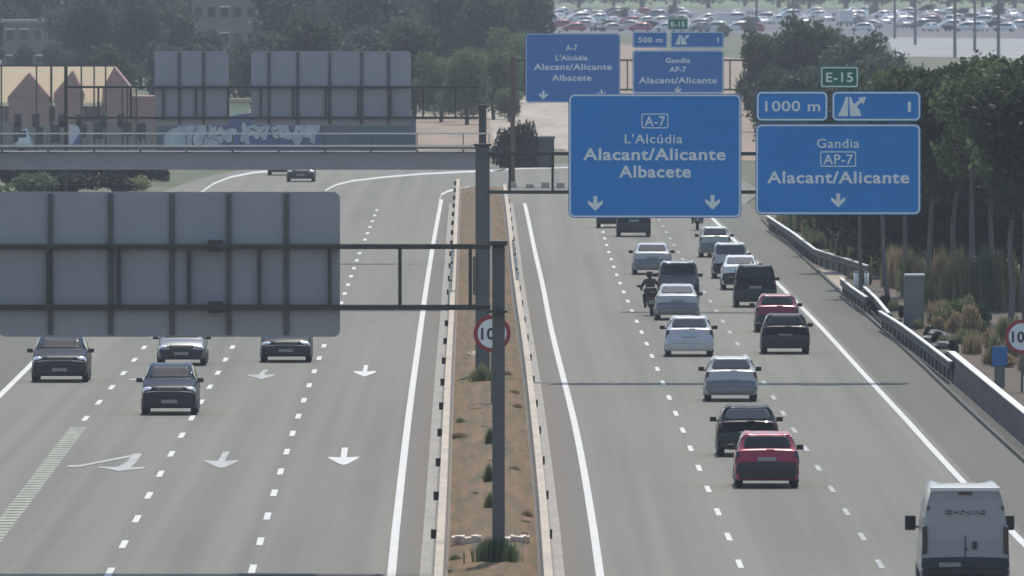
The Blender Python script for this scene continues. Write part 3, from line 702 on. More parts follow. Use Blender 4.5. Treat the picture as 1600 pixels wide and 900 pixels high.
class Shell:
    def __init__(s, T, sx=1, sz=1):
        st = T['st']; s.n = len(st); s.G = []
        for (y, zb, zt, wt, wm) in st:
            belt = min(T['belt'], zt - .05 * (zt - zb) / .5 - .01)
            mid = zb + (belt - zb) * .55; low = zb + (belt - zb) * .14
            hood = zt < T['belt'] + .2
            we = wm * (.955 if belt < T['belt'] else .965)
            if wt > we: we = wt + .01
            ring = [(0, zt), (wt * .55, zt - .006), (wt, zt - (.035 if not hood else .03)), (we, belt), (wm, mid), (wm * .985, low), (wm * .90, zb)]
            s.G.append([Vector((x * sx, y, z * sz)) for x, z in ring])
        s.L = st[-1][0]
    def at(s, a, b):
        """a along the car (station index), b around the ring (-6..6)"""
        sg = -1 if b < 0 else 1; b = abs(b)
        i = min(int(a), s.n - 2); t = a - i; j = min(int(b), 5); q = b - j
        def row(i):
            i = max(0, min(s.n - 1, i)); g = s.G[i]
            p = [g[abs(j - 1)] if j > 0 else Vector((-g[1].x, g[1].y, g[1].z)), g[j], g[j + 1], g[min(j + 2, 6)]]
            return cr(*p, q)
        r = [row(i - 1), row(i), row(i + 1), row(i + 2)]
        # monotone blend: half linear, half catmull-rom keeps creases firm
        v = cr(*r, t) * .45 + r[1].lerp(r[2], t) * .55
        return Vector((v.x * sg, v.y - s.L / 2, v.z))
    def body(s):
        bm = bmesh.new(); A = []; NA = (s.n - 1) * 3
        bs = [-6 + 12 * k / 36 for k in range(37)]
        for ia in range(NA + 1):
            A.append([bm.verts.new(s.at(min(ia / 3, s.n - 1 - 1e-6), b)) for b in bs])
        for i in range(NA):
            for k in range(36): bm.faces.new((A[i][k], A[i][k + 1], A[i + 1][k + 1], A[i + 1][k]))
        for i in range(NA): bm.faces.new((A[i][36], A[i][0], A[i + 1][0], A[i + 1][36]))
        bm.faces.new(A[0][::-1]); bm.faces.new(A[-1])
        bmesh.ops.recalc_face_normals(bm, faces=bm.faces)
        return bm
    def lower(s, me):
        n = len(me.polygons); k = 0
        for p in me.polygons:
            c = p.center
            if c.y < -s.L / 2 + .02 or c.y > s.L / 2 - .02 or p.normal.z < -.8: p.material_index = 1
    def patch(s, a0, a1, b0, b1, off=.008, na=8, nb=10, crn=.0, th=.02):
        """thin raised panel following the shell, thickness th below its surface"""
        bm = bmesh.new(); top = []; bot = []
        for i in range(na + 1):
            rt, rb = [], []
            for k in range(nb + 1):
                fa, fb = i / na, k / nb
                sh = crn * (2 * fa - 1) ** 4
                b = b0 + (b1 - b0) * (fb * (1 - sh) + sh / 2)
                a = a0 + (a1 - a0) * (fa * (1 - crn * .6 * (2 * fb - 1) ** 4) + crn * .3 * (2 * fb - 1) ** 4)
                p = s.at(a, b); e = 1e-2
                du = s.at(a + e, b) - p; dv = s.at(a, b + e) - p
                n = du.cross(dv)
                c = Vector((0, p.y, .7)); 
                if n.length < 1e-12: n = (p - c)
                n.normalize()
                out = Vector((p.x, (-1 if a < 7 else 1) * .6 if (a < 6 or a > 11) else 0, .4))
                if n.dot(out) < 0: n = -n
                rt.append(bm.verts.new(p + n * off)); rb.append(bm.verts.new(p + n * (off - th)))
            top.append(rt); bot.append(rb)
        for i in range(na):
            for k in range(nb):
                bm.faces.new((top[i][k], top[i][k + 1], top[i + 1][k + 1], top[i + 1][k]))
        for i in range(na):
            for k in (0, nb): bm.faces.new((top[i][k], top[i + 1][k], bot[i + 1][k], bot[i][k]))
        for k in range(nb):
            for i in (0, na): bm.faces.new((top[i][k], top[i][k + 1], bot[i][k + 1], bot[i][k]))
        bmesh.ops.recalc_face_normals(bm, faces=bm.faces)
        return bm

def wheel_parts(parent, x, y, r, w=.21):
    sg = 1 if x > 0 else -1
    bm = bmesh.new(); tube(bm, (-w / 2, 0, 0), (w / 2, 0, 0), r * .62, n=20)
    for i in range(5):
        a = 2 * math.pi * i / 5
        tube(bm, (sg * w / 2, 0, 0), (sg * w / 2, math.cos(a) * r * .6, math.sin(a) * r * .6), .03, n=5)
    wh = obj('wheel', bm, M_RIM, parent, loc=(x, y, r))
    bm = bmesh.new(); pr = [(-w / 2, .62), (-w / 2, .92), (-w / 2 + .03, 1.0), (w / 2 - .03, 1.0), (w / 2, .92), (w / 2, .62)]; n = 28; rings = []
    for i in range(n):
        a = 2 * math.pi * i / n; rings.append([bm.verts.new((px, math.cos(a) * r * q, math.sin(a) * r * q)) for px, q in pr])
    for i in range(n):
        for k in range(len(pr)): bm.faces.new((rings[i][k], rings[i][(k + 1) % len(pr)], rings[(i + 1) % n][(k + 1) % len(pr)], rings[(i + 1) % n][k]))
    bmesh.ops.recalc_face_normals(bm, faces=bm.faces)
    obj('tyre', bm, M_TYRE, wh, True)

def car(label, u, vb, wpx, kind, pmat, cat='car', away=True, hscale=1.0, glass=None, lower=None, tail=None, yaw=0.0, rails=False, name=None, white_roof=False):
    T = TYPES[kind]; b = G(u, vb); s = ppm(vb)
    sx = (wpx / s) / T['W']; sz = hscale
    S = Shell(T, sx, sz)
    # foot of the nearest wheels at row vb
    ywheel = T['L'] / 2 - .75
    t = thing(name or {'hatch': 'hatchback_car', 'sedan': 'sedan_car', 'suv': 'suv_car', 'mpv': 'minivan', 'van': 'delivery_van'}[kind], label, cat, (b.x, b.y + ywheel, 0), (0 if away else math.pi) + yaw)
    glass = glass or M_GLASS
    bo = obj('body', S.body(), pmat, t, True); bo.data.materials.append(lower or M_PLAST); S.lower(bo.data)
    hw = T['W'] / 2 * sx
    van = kind == 'van'
    rw = 1.68 if kind != 'sedan' else 1.72
    if not van:
        obj('rear_window', S.patch(5.1, 6.1, -1.88, 1.88, .012, crn=.14), glass, t, True)
        for sg in (-1, 1):
            obj('side_window', S.patch(6.6, 10.7, sg * 2.12, sg * 2.9, .006, 12, 4, .1), M_GLASS, t, True)
            obj('pillar', S.patch(8.35, 8.5, sg * 2.12, sg * 2.9, .012, 2, 4), M_PLAST, t, True)
    else:
        for sg in (-1, 1):
            obj('side_window', S.patch(9.7, 10.8, sg * 2.25, sg * 2.95, .006, 8, 4, .1), M_GLASS, t, True)
    obj('windscreen', S.patch(10.1, 10.95, -1.9, 1.9, .009, crn=.12), M_GLASS, t, True)
    # rear face
    if van:
        obj('rear_bumper', S.patch(.25, 3.3, -3.4, 3.4, .02, 8, 16), M_PLAST, t, True)
        bz = T['st']
        for sg in (-1, 1):
            x = sg * .935 * sx
            obj('tail_light', bbox(x - .06, x + .06, -S.L / 2 + .02, -S.L / 2 + .16, .98, 1.62, .02), M_TAILD, t)
            obj('door_handle' , bbox(.10 * sg + .12 - .05, .10 * sg + .12 + .05, -S.L / 2 + .03, -S.L / 2 + .1, 1.08, 1.26 if sg > 0 else 1.10, .01), M_PLAST, t)
        for sg in (-1, 1):
            for z in (1.0, 1.45, 2.05):
                x = sg * (.955 - max(0, z - 1.4) * .15) * sx
                obj('hinge', bbox(x - .03, x + .03, -S.L / 2 + .03 + max(0, z - 1.4) * .05, -S.L / 2 + .14 + max(0, z - 1.4) * .05, z - .04, z + .04, .01), M_GREY_SEAM, t)
        obj('number_plate', bbox(-.62, -.10, -S.L / 2 + .0, -S.L / 2 + .03, .66, .77, .005), M_PLATE, t)
        obj('door_seam', bbox(-.012, .012, -S.L / 2 + .062, -S.L / 2 + .10, .86, 1.4), M_GREY_SEAM, t)
        obj('roof_spoiler', bbox(-.80 * sx, .80 * sx, -S.L / 2 + .10, -S.L / 2 + .5, 2.44, 2.535, .02), P_WHITE, t)
        obj('brake_light', bbox(-.16, .16, -S.L / 2 + .085, -S.L / 2 + .13, 2.36, 2.42, .01), M_TAILD, t)
    else:
        obj('rear_bumper', S.patch(.02, 1.8, -4.2, 4.2, .012, 8, 20), lower or M_PLAST, t, True)
        for sg in (-1, 1):
            obj('tail_light', S.patch(3.15, 4.35, sg * 1.95, sg * 3.7, .012, 5, 6, .15), tail or M_TAIL, t, True)
        z = {'hatch': .70, 'sedan': .80, 'suv': .86, 'mpv': .82}[kind] * sz
        y = -S.L / 2 + {'hatch': .075, 'sedan': .085, 'suv': .085, 'mpv': .085}[kind]
        obj('number_plate', bbox(-.26, .26, y - .02, y + .02, z - .055, z + .055, .005), M_PLATE if kind != 'x' else M_PLATE, t)
        obj('wiper', bbox(-.02, .22, -S.L / 2 + S.G[5][0].y - .03, -S.L / 2 + S.G[5][0].y + .0, (S.G[5][0].z + .03), (S.G[5][0].z + .055)), M_PLAST, t)
    # front face
    obj('front_bumper', S.patch(S.n - 2.3, S.n - 1.25, -3.5, 3.5, .012, 5, 16), M_PLAST if not van else M_PLAST, t, True)
    obj('grille', S.patch(S.n - 3.1, S.n - 2.25, -1.3, 1.3, .014, 5, 10, .1), M_BLACK, t, True)
    for sg in (-1, 1):
        obj('headlight', S.patch(S.n - 3.15, S.n - 2.55, sg * 1.55, sg * 3.4, .014, 4, 6, .2), M_HEAD, t, True)
    zp = .45
    obj('number_plate', bbox(-.26, .26, S.L / 2 - .0, S.L / 2 + .025, zp - .055, zp + .055, .005), M_PLATE, t)
    # mirrors
    my = S.at(10.75, 2.9).y; mz = T['belt'] * sz + (.08 if not van else .12); me_ = abs(S.at(10.75, 2.9).x)
    for sg in (-1, 1):
        x = sg * (me_ + (.13 if not van else .2))
        mm = bbox(-.10, .10, -.05, .07, -.065, .085, .03) if not van else bbox(-.13, .13, -.06, .06, -.12, .24, .04)
        o = obj('mirror', mm, M_PLAST, t, loc=(x, my, mz))
        obj('mirror_arm', bbox(-sg * .2 if sg > 0 else .08, -.08 if sg > 0 else .2, -.02, .03, -.06, -.02), M_PLAST, o)
        obj('mirror_glass', bbox(-.085, .085, -.058, -.052, -.05, .07) if not van else bbox(-.1, .1, -.068, -.062, -.08, .2), M_GLASS, o)
    wr = .32 if not van else .35
    if kind == 'suv': wr = .35
    for x in (-1, 1):
        for y in (-S.L / 2 + .78, S.L / 2 - .85):
            wheel_parts(t, x * (hw - .13), y, wr)
    if rails:
        for sg in (-1, 1):
            obj('roof_rail', bbox(sg * .62 * sx - .02, sg * .62 * sx + .02, -S.L / 2 + .8, .5, T['H'] * sz - .01, T['H'] * sz + .045, .01), M_CHROME, t)
    return t
M_GREY_SEAM = mat('door seam', (.05, .055, .06), .8)

# left carriageway, facing the camera
car('dark SUV approaching in the leftmost lane beside the solid white edge line', 94, 597, 90, 'suv', P_DARK, away=False, hscale=.98)
car('pale bonneted dark car partly hidden behind the near navy SUV', 284, 571, 78, 'sedan', P_GREY, away=False)
car('navy SUV approaching, nearest vehicle on the left carriageway', 265, 648, 89, 'suv', P_NAVY, away=False, hscale=1.0)
car('dark hatchback emerging below the grey sign, between the white lane arrows', 447, 566, 81, 'hatch', P_DARK, away=False, hscale=.98)
car('tiny distant dark van on the bend under the railed beam', 470, 284, 45, 'mpv', P_BLACK, 'van', away=False, hscale=.9)
car('tiny distant dark car on the bend, left of the distant van', 437, 274, 38, 'sedan', P_DARK, away=False)
# right carriageway, driving away
vn = car('white delivery van with black bumper at the bottom right corner', 1507, 928, 139, 'van', P_VAN, 'van')
car('bright dark-red hatchback with tinted rear window, nearest car in the middle lane', 1198, 762, 101, 'suv', P_RED, hscale=.955, tail=M_TAILD)
car('black car with a glaring rear window, directly ahead of the red hatchback', 1168, 713, 97, 'hatch', P_BLACK, hscale=1.02, glass=M_GLASSL)
car('silver sedan with white-edged roof driving alone in the middle lane', 1142, 627, 83, 'hatch', P_SILVER, hscale=1.0, glass=M_GLASSL, lower=P_GREY2)
car('lilac-silver hatchback with a white-framed oval rear window', 1077, 557, 76, 'hatch', P_LAV, hscale=1.0, glass=M_GLASSL, lower=P_LAV, tail=M_TAILD)
car('silver sedan with pale boot lid, right of the motorcycle', 1058, 500, 70, 'sedan', P_SILVER, hscale=.99, glass=M_GLASSL, lower=P_GREY2)
car('dark grey minivan between two silver cars in the middle lane', 1060, 474, 66, 'mpv', P_GREY, hscale=1.05)
car('silver-blue sedan in the left lane ahead of the grey minivan', 1019, 429, 62, 'sedan', P_SILVER, hscale=.99, lower=P_GREY2)
car('dark estate car just below the Albacete sign', 990, 370, 54, 'suv', P_DARK, hscale=.98)
car('dark car left of the estate car, mostly hidden by the Albacete sign', 957, 356, 50, 'hatch', P_BLACK)
car('pale green-white hatchback at the right edge line under the blue signs', 1117, 402, 50, 'hatch', P_WHITEG, hscale=1.0, glass=M_GLASSL, lower=P_GREY2)
car('silver estate car with a bright roof in the right queue', 1141, 435, 57, 'mpv', P_SILVER, hscale=.95, glass=M_GLASSL)
car('white sedan directly behind the silver estate car', 1157, 453, 61, 'sedan', P_WHITE, hscale=1.04, glass=M_GLASSL)
car('tall black van-like car in the right lane queue', 1180, 480, 67, 'mpv', P_BLACK, 'car', hscale=1.04)
car('wine-red car between the tall black car and the black hatchback', 1214, 519, 69, 'hatch', P_RED2, hscale=1.0, tail=M_TAILD)
car('black hatchback, last of the right lane queue next to the edge line', 1227, 553, 76, 'hatch', P_BLACK, hscale=1.0, glass=M_GLASS, tail=M_TAILD)
# illegible grey letter strokes on the van's rear doors
bm = bmesh.new()
yy = -2.8 + .115
for (x0, x1, z) in [(-.46, -.30, 0), (-.46, -.30, .07), (-.26, -.16, .035), (-.12, -.06, .0), (-.10, -.02, .06), (.0, .05, .03), (.06, .1, -.01), (.1, .15, .05), (.18, .22, .0), (.24, .29, .05), (.31, .36, .01), (.38, .47, 0), (.38, .47, .07)]:
    box(bm, x0, x1, yy - .045, yy + .02, 1.90 + z, 1.925 + z)
obj('lettering', bm, M_GREY_SEAM, vn)

# motorcycles with riders
def skin(name, verts, edges, radii, m, parent=None, sub=2):
    me = bpy.data.meshes.new(name); me.from_pydata(verts, edges, []); o = bpy.data.objects.new(name, me); COL.objects.link(o)
    md = o.modifiers.new('s', 'SKIN'); md.use_smooth_shade = True
    for i, r in enumerate(radii):
        me.skin_vertices[0].data[i].radius = (r, r) if not isinstance(r, tuple) else r
    me.skin_vertices[0].data[0].use_root = True
    o.modifiers.new('d', 'SUBSURF').levels = sub
    bpy.context.view_layer.update()
    m2 = bpy.data.meshes.new_from_object(o.evaluated_get(bpy.context.evaluated_depsgraph_get()))
    bpy.data.objects.remove(o); bpy.data.meshes.remove(me)
    m2.name = name; m2.materials.clear()
    return obj(name, m2, m, parent, True)
def motorcycle(label, u, vb, k=1.0, rider='', jacket=None, lean=0.0):
    b = G(u, vb); t = thing('motorcycle', label, 'motorcycle', (b.x, b.y, 0)); t.rotation_euler = (0, lean, 0)
    for y in (.0, 1.42):
        wh = obj('wheel', mk(tube, (-.05, 0, 0), (.05, 0, 0), .19, n=18), M_RIM, t, loc=(0, y + .32, .31))
        bm = bmesh.new(); n = 26; rings = []
        for i in range(n):
            a = 2 * math.pi * i / n
            rings.append([bm.verts.new((px, math.cos(a) * rr, math.sin(a) * rr)) for px, rr in ((-.075, .19), (-.075, .27), (-.04, .31), (.04, .31), (.075, .27), (.075, .19))])
        for i in range(n):
            for q in range(6): bm.faces.new((rings[i][q], rings[i][(q + 1) % 6], rings[(i + 1) % n][(q + 1) % 6], rings[(i + 1) % n][q]))
        bmesh.ops.recalc_face_normals(bm, faces=bm.faces); obj('tyre', bm, M_TYRE, wh, True)
    obj('body', bbox(-.17, .17, .35, 1.45, .35, .86, .09), M_PLAST, t)
    obj('rear_fender', bbox(-.13, .13, -.05, .5, .62, .80, .05), M_PLAST, t)
    obj('fairing', bbox(-.27, .27, 1.35, 1.75, .55, 1.15, .1), M_PLAST, t)
    obj('seat', bbox(-.17, .17, .15, 1.0, .80, .88, .03), M_BLACK, t)
    obj('top_case', bbox(-.24, .24, -.12, .24, .88, 1.18, .06), M_PLAST, t)
    obj('tail_light', bbox(-.10, .10, -.08, -.04, .70, .77, .01), M_TAIL, t)
    obj('number_plate', bbox(-.10, .10, -.10, -.08, .50, .66), M_PLATE, t)
    obj('handlebar', mk(tube, (-.40, 1.30, 1.06), (.40, 1.30, 1.06), .018), M_PLAST, t)
    obj('exhaust', mk(tube, (.2, .0, .38), (.17, .8, .34), .055), M_CHROME, t)
    for sg in (-1, 1):
        obj('mirror', bbox(sg * .46 - .08, sg * .46 + .08, 1.32, 1.36, 1.18, 1.28, .015), M_PLAST, t)
        obj('mirror_arm', mk(tube, (sg * .38, 1.32, 1.06), (sg * .45, 1.34, 1.2), .012, n=6), M_PLAST, t)
    p = thing('person', rider, 'person', (b.x, b.y, 0)); p.rotation_euler = (0, lean, 0)
    V = [(0, .62, .95), (0, .66, 1.15), (0, .74, 1.36), (0, .80, 1.50), (0, .84, 1.60),
         (.13, .64, .93), (.27, 1.05, .84), (.25, .85, .42), (.26, 1.02, .35), (-.13, .64, .93), (-.27, 1.05, .84), (-.25, .85, .42), (-.26, 1.02, .35),
         (.20, .76, 1.44), (.36, .92, 1.20), (.36, 1.26, 1.10), (-.20, .76, 1.44), (-.36, .92, 1.20), (-.36, 1.26, 1.10)]
    E = [(0, 1), (1, 2), (2, 3), (3, 4), (0, 5), (5, 6), (6, 7), (7, 8), (0, 9), (9, 10), (10, 11), (11, 12), (2, 13), (13, 14), (14, 15), (2, 16), (16, 17), (17, 18)]
    Rr = [.17, .16, .17, .09, .07, .11, .085, .06, .055, .11, .085, .06, .055, .085, .06, .045, .085, .06, .045]
    skin('body', V, E, Rr, jacket or M_CLOTH, p)
    bm = bmesh.new(); bmesh.ops.create_uvsphere(bm, u_segments=20, v_segments=14, radius=.145)
    for v in bm.verts: v.co.y *= 1.15; v.co.z *= 1.08
    h = obj('helmet', bm, M_BLACK, p, True, loc=(0, .86, 1.70))
    obj('visor', bbox(-.10, .10, .10, .165, -.05, .05, .02), M_GLASS, h)
    return t
M_CLOTH = mat('dark riding jacket', (.03, .026, .028), .85)
motorcycle('dark motorcycle with a top case beside the silver sedan', 1019, 494, rider='rider in dark brown jacket and black helmet beside the silver sedan', lean=-.06, jacket=mat('brown riding jacket', (.05, .036, .034), .85))
motorcycle('distant dark motorcycle at the foot of the Albacete sign', 1090, 360, rider='distant dark-clothed rider just under the Albacete sign')

# parked cars of the far car park: one small shell per colour, then copies
def small_car(m, kind):
    T = TYPES[kind]; S = Shell(T)
    bm = bmesh.new(); A = []; bs = [-6 + 12 * k / 16 for k in range(17)]
    for ia in range(s_n := S.n):
        A.append([bm.verts.new(S.at(min(ia, S.n - 1 - 1e-6), b)) for b in bs])
    for i in range(S.n - 1):
        for k in range(16):
            f = bm.faces.new((A[i][k], A[i][k + 1], A[i + 1][k + 1], A[i + 1][k]))
            b = abs((bs[k] + bs[k + 1]) / 2)
            if (5 <= i < 6 and b < 1.8) or (10 <= i < 11 and b < 1.8) or (6 <= i < 11 and 2.1 < b < 3): f.material_index = 1
    bm.faces.new(A[0][::-1]); bm.faces.new(A[-1])
    for x in (-.78, .78):
        for y in (-S.L / 2 + .78, S.L / 2 - .85):
            n0 = len(bm.faces); tube(bm, (x - .1, y, .32), (x + .1, y, .32), .32, n=10)
            bm.faces.ensure_lookup_table()
            for f in bm.faces[n0:]: f.material_index = 2
    bmesh.ops.recalc_face_normals(bm, faces=bm.faces)
    me = bpy.data.meshes.new('parked_car'); bm.to_mesh(me); bm.free()
    for q in (m, M_GLASS, M_TYRE): me.materials.append(q)
    me.polygons.foreach_set('use_smooth', [True] * len(me.polygons))
    return me
P_WP = paint('parked white', (.75, .77, .78), .05, .25)
LOT = [(P_WP, 'hatch', 'white parked car in the far car park'), (P_WP, 'mpv', 'tall white parked car in the far car park'), (P_SILVER, 'sedan', 'silver parked car in the far car park'),
       (P_GREY2, 'suv', 'grey parked car in the far car park'), (P_RED, 'hatch', 'red parked car in the far car park'), (P_BLACK, 'sedan', 'black parked car in the far car park')]
lot_mesh = [small_car(a, b) for a, b, c in LOT]
wts = [9, 4, 6, 4, 1, 4]
RL = random.Random(21)
for row, v in enumerate((49, 44, 38, 33, 28, 23)):
    u = 812 + row * 5
    while u < 1660:
        step = RL.uniform(25, 46) if RL.random() < .6 else 22
        if not (v > 40 and 1180 < u < 1340) and RL.random() < .8:
            k = RL.choices(range(6), [6, 3, 5, 5, 4, 5] if u < 1060 else wts)[0]; b = G(u, v)
            o = bpy.data.objects.new('parked_car', lot_mesh[k]); COL.objects.link(o)
            o.location = b; o.rotation_euler = (0, 0, RL.choice([1.57, 1.57, 1.4, 1.75, .3, -.3, 3.3]) + RL.uniform(-.1, .1))
            tag(o, LOT[k][2], 'car', 'cars in the far car park: ' + LOT[k][2].split(' parked')[0])
        u += step
# a few parked cars in the trees at the left and behind the catwalk
for i, (u, v, k, lb, rz) in enumerate([(97, 52, 0, 'white parked car among the trees above the cream roofs', 1.5), (166, 52, 1, 'white van-like car among the dark trees left of the sign backs', 1.5), (404, 56, 0, 'white parked car between trees above the wide sign back', 1.4),
                           (132, 232, 0, 'small white parked car, leftmost behind the catwalk rail', .1), (152, 232, 1, 'white parked car second behind the catwalk rail', 3.1), (171, 231, 0, 'white parked car third behind the catwalk rail', .1), (190, 231, 1, 'white parked car fourth behind the catwalk rail', 0), (12, 236, 1, 'white parked car at the left picture edge behind the catwalk', 1.2), (86, 234, 0, 'white parked car behind the catwalk below the brick gable', 1.2)]):
    o = bpy.data.objects.new('parked_car', lot_mesh[k]); COL.objects.link(o); o.location = G(u, v); o.rotation_euler = (0, 0, rz)
    tag(o, lb, 'car')
for (u, v, lb) in ((1128, 46, 'bright white box truck in the far car park'), (1320, 41, 'white box truck between parked cars in the far car park')):
    b = G(u, v); t = thing('box_truck', lb, 'truck', b, .12)
    obj('cargo_box', bbox(-1.15, 1.15, -2.4, 2.2, .8, 2.9, .05), M_WHITE, t); obj('cab', bbox(-1.05, 1.05, 2.3, 3.9, .5, 2.2, .15), M_WHITE, t)
    for x in (-.9, .9):
        for y in (-1.4, 3.0): obj('wheel', mk(tube, (x - .12, y, .42), (x + .12, y, .42), .42, n=14), M_TYRE, t)

# ------------------------------------------------------------------ buildings on the left
VH = 236; SH = ppm(VH); yh = G(800, VH).y
XH = lambda u: (u - 800) / SH; ZH = lambda v: hgt(VH, v)
def prism(x0, x1, xa, z0, z1, y0, y1):
    bm = bmesh.new(); A = [bm.verts.new(p) for p in ((x0, y0, z0), (x1, y0, z0), (xa, y0, z1))]; B = [bm.verts.new(p) for p in ((x0, y1, z0), (x1, y1, z0), (xa, y1, z1))]
    bm.faces.new(A[::-1]); bm.faces.new(B)
    for i in range(3): bm.faces.new((A[i], A[(i + 1) % 3], B[(i + 1) % 3], B[i]))
    bmesh.ops.recalc_face_normals(bm, faces=bm.faces); return bm
hb = thing('brick_house', 'row of brick gabled houses with cream roofs behind the thin poles', 'house', (XH(90), yh, 0)); cx = XH(90)
obj('wall', bbox(XH(-60) - cx, XH(238) - cx, 0, 8, 0, ZH(168)), M_PLASTER, hb)
# cream main roof: slope facing the camera
bm = bmesh.new()
pts = [(XH(-60) - cx, -.3, ZH(160)), (XH(188) - cx, -.3, ZH(160)), (XH(176) - cx, 4, ZH(103)), (XH(-60) - cx, 4, ZH(103)), (XH(-60) - cx, 8.3, ZH(160)), (XH(188) - cx, 8.3, ZH(160))]
V = [bm.verts.new(p) for p in pts]
bm.faces.new((V[0], V[1], V[2], V[3])); bm.faces.new((V[3], V[2], V[5], V[4])); bm.faces.new((V[1], V[5], V[2])); bm.faces.new((V[0], V[3], V[4])); bm.faces.new((V[0], V[4], V[5], V[1]))
bmesh.ops.recalc_face_normals(bm, faces=bm.faces)
obj('roof', bm, M_CREAM, hb)
for (a, b_, p, zp, ze, zb) in ((12, 79, 46, 113, 152, 187), (84, 132, 114, 110, 146, 182), (160, 208, 179, 104, 140, 190)):
    bm = prism(XH(a) - cx, XH(b_) - cx, XH(p) - cx, ZH(ze), ZH(zp), -1.2, 3.5); obj('gable', bm, M_BRICK, hb)
    obj('gable_wall', bbox(XH(a) - cx + .1, XH(b_) - cx - .1, -1.15, -.01, 0, ZH(ze)), M_BRICK, hb)
    for dx in (-.8, .5):
        wx = XH(p) - cx + dx; f = obj('window', bbox(wx - .32, wx + .32, -1.19, -1.14, ZH(200), ZH(200) + 1.1), M_PLASTER, hb)
        obj('pane', bbox(wx - .25, wx + .25, -1.20, -1.18, ZH(200) + .08, ZH(200) + 1.02), M_WIN, f)
for i in range(8):
    wx = XH(135 + 0) - cx + (-6 + i * 1.9)
obj('wall', bbox(XH(200) - cx, XH(244) - cx, -.4, 5, 0, ZH(150)), M_BRICK, hb)
for k, (u, a, b_) in enumerate(((28, 196, 222), (62, 198, 226), (88, 195, 222), (130, 193, 214), (155, 192, 216), (200, 190, 212), (222, 192, 220))):
    wx = XH(u) - cx; f = obj('window', bbox(wx - .28, wx + .28, -1.26, -1.21, ZH(b_), ZH(a)), M_BARKD, hb); obj('pane', bbox(wx - .22, wx + .22, -1.28, -1.262, ZH(b_) + .06, ZH(a) - .06), M_WIN, f)
obj('front_extension', bbox(XH(-60) - cx, XH(240) - cx, -1.2, -1.0, 0, ZH(190)), M_PLASTER, hb)
# tall thin poles in front of the houses, joined by a top rail
VP = 262; SP = ppm(VP); yp = G(800, VP).y; XP = lambda u: (u - 800) / SP; ZP = lambda v: hgt(VP, v)
t = thing('pole_screen', 'tall brown screen of thin poles with a top rail before the brick houses', 'fence', (XP(90), yp, 0))
obj('top_rail', bbox(XP(-40) - XP(90), XP(181) - XP(90), -.06, .06, ZP(104), ZP(101)), M_DARKST, t)
for u in (2, 57, 80, 127, 147, 165, 191, 199, 213):
    top = 103 if u < 180 else 138
    obj('pole', mk(tube, (XP(u) - XP(90), 0, 0), (XP(u) - XP(90), 0, ZP(top)), .055 if u != 80 else .08, n=8), M_DARKST, t)
# pale posts fence below the houses
t = thing('picket_fence', 'pale fence of upright posts behind the catwalk rail', 'fence', (XP(210), yp + 4, 0))
for i, u in enumerate(range(140, 245, 9)):
    obj('fence_post', bbox(XP(u) - XP(210) - .09, XP(u) - XP(210) + .09, -.06, .06, 0, ZP(216) - .1), M_CONC2, t)
obj('fence_rail', bbox(XP(136) - XP(210), XP(244) - XP(210), .07, .12, ZP(232), ZP(229)), M_CONC2, t)
b = G(116, 250)
t = thing('advert_board', 'small board, white above and violet below, left behind the catwalk', 'board', (b.x, b.y, 0))
s_ = ppm(250)
obj('upper_panel', plate([(-.36, hgt(250, 226)), (-.36, hgt(250, 194)), (.25, hgt(250, 197)), (.42, hgt(250, 204)), (-.05, hgt(250, 224))], -.04, .04), mat('white board', (.62, .60, .72), .7), t)
obj('lower_panel', plate([(-.36, hgt(250, 229)), (-.05, hgt(250, 222)), (.42, hgt(250, 204)), (.5, hgt(250, 229))], -.03, .03), M_PURPLE, t)
obj('post', bbox(-.05, .05, .05, .12, 0, hgt(250, 200)), M_STEEL, t)

# graffiti wall
VW = 252; yw = G(800, VW).y; SW = ppm(VW); XW = lambda u: (u - 800) / SW; ZW = lambda v: hgt(VW, v)
gw = thing('graffiti_wall', 'long blue-grey wall with violet patches and pale graffiti behind the catwalk', 'wall', (XW(450), yw, 0)); gx = XW(450)
obj('wall', bbox(XW(244) - gx, XW(650) - gx, 0, .3, 0, ZW(184)), mat('blue grey wall', (.15, .17, .22), .85, noise=(.3, .3, .6, 1, (.10, .14, .17))), gw)
def arch(u0, u1, v0, v1, m, y):
    n = 18; pts = [(XW(u0) - gx, ZW(v1))]
    for i in range(n + 1):
        a = math.pi * (1 - i / n); pts.append(((XW((u0 + u1) / 2 + (u1 - u0) / 2 * math.cos(a)) - gx), ZW(v1 - (v1 - v0) * (math.sin(a) ** .5))))
    pts.append((XW(u1) - gx, ZW(v1)))
    return obj('mural', plate(pts[1:-1], y - .01, y), m, gw)
arch(325, 500, 176, 232, M_PURPLE, -.01); arch(255, 345, 196, 232, M_GRAF, -.012); arch(545, 645, 190, 232, mat('teal grey paint', (.10, .15, .17), .85), -.012)
RG = random.Random(5); u = 312
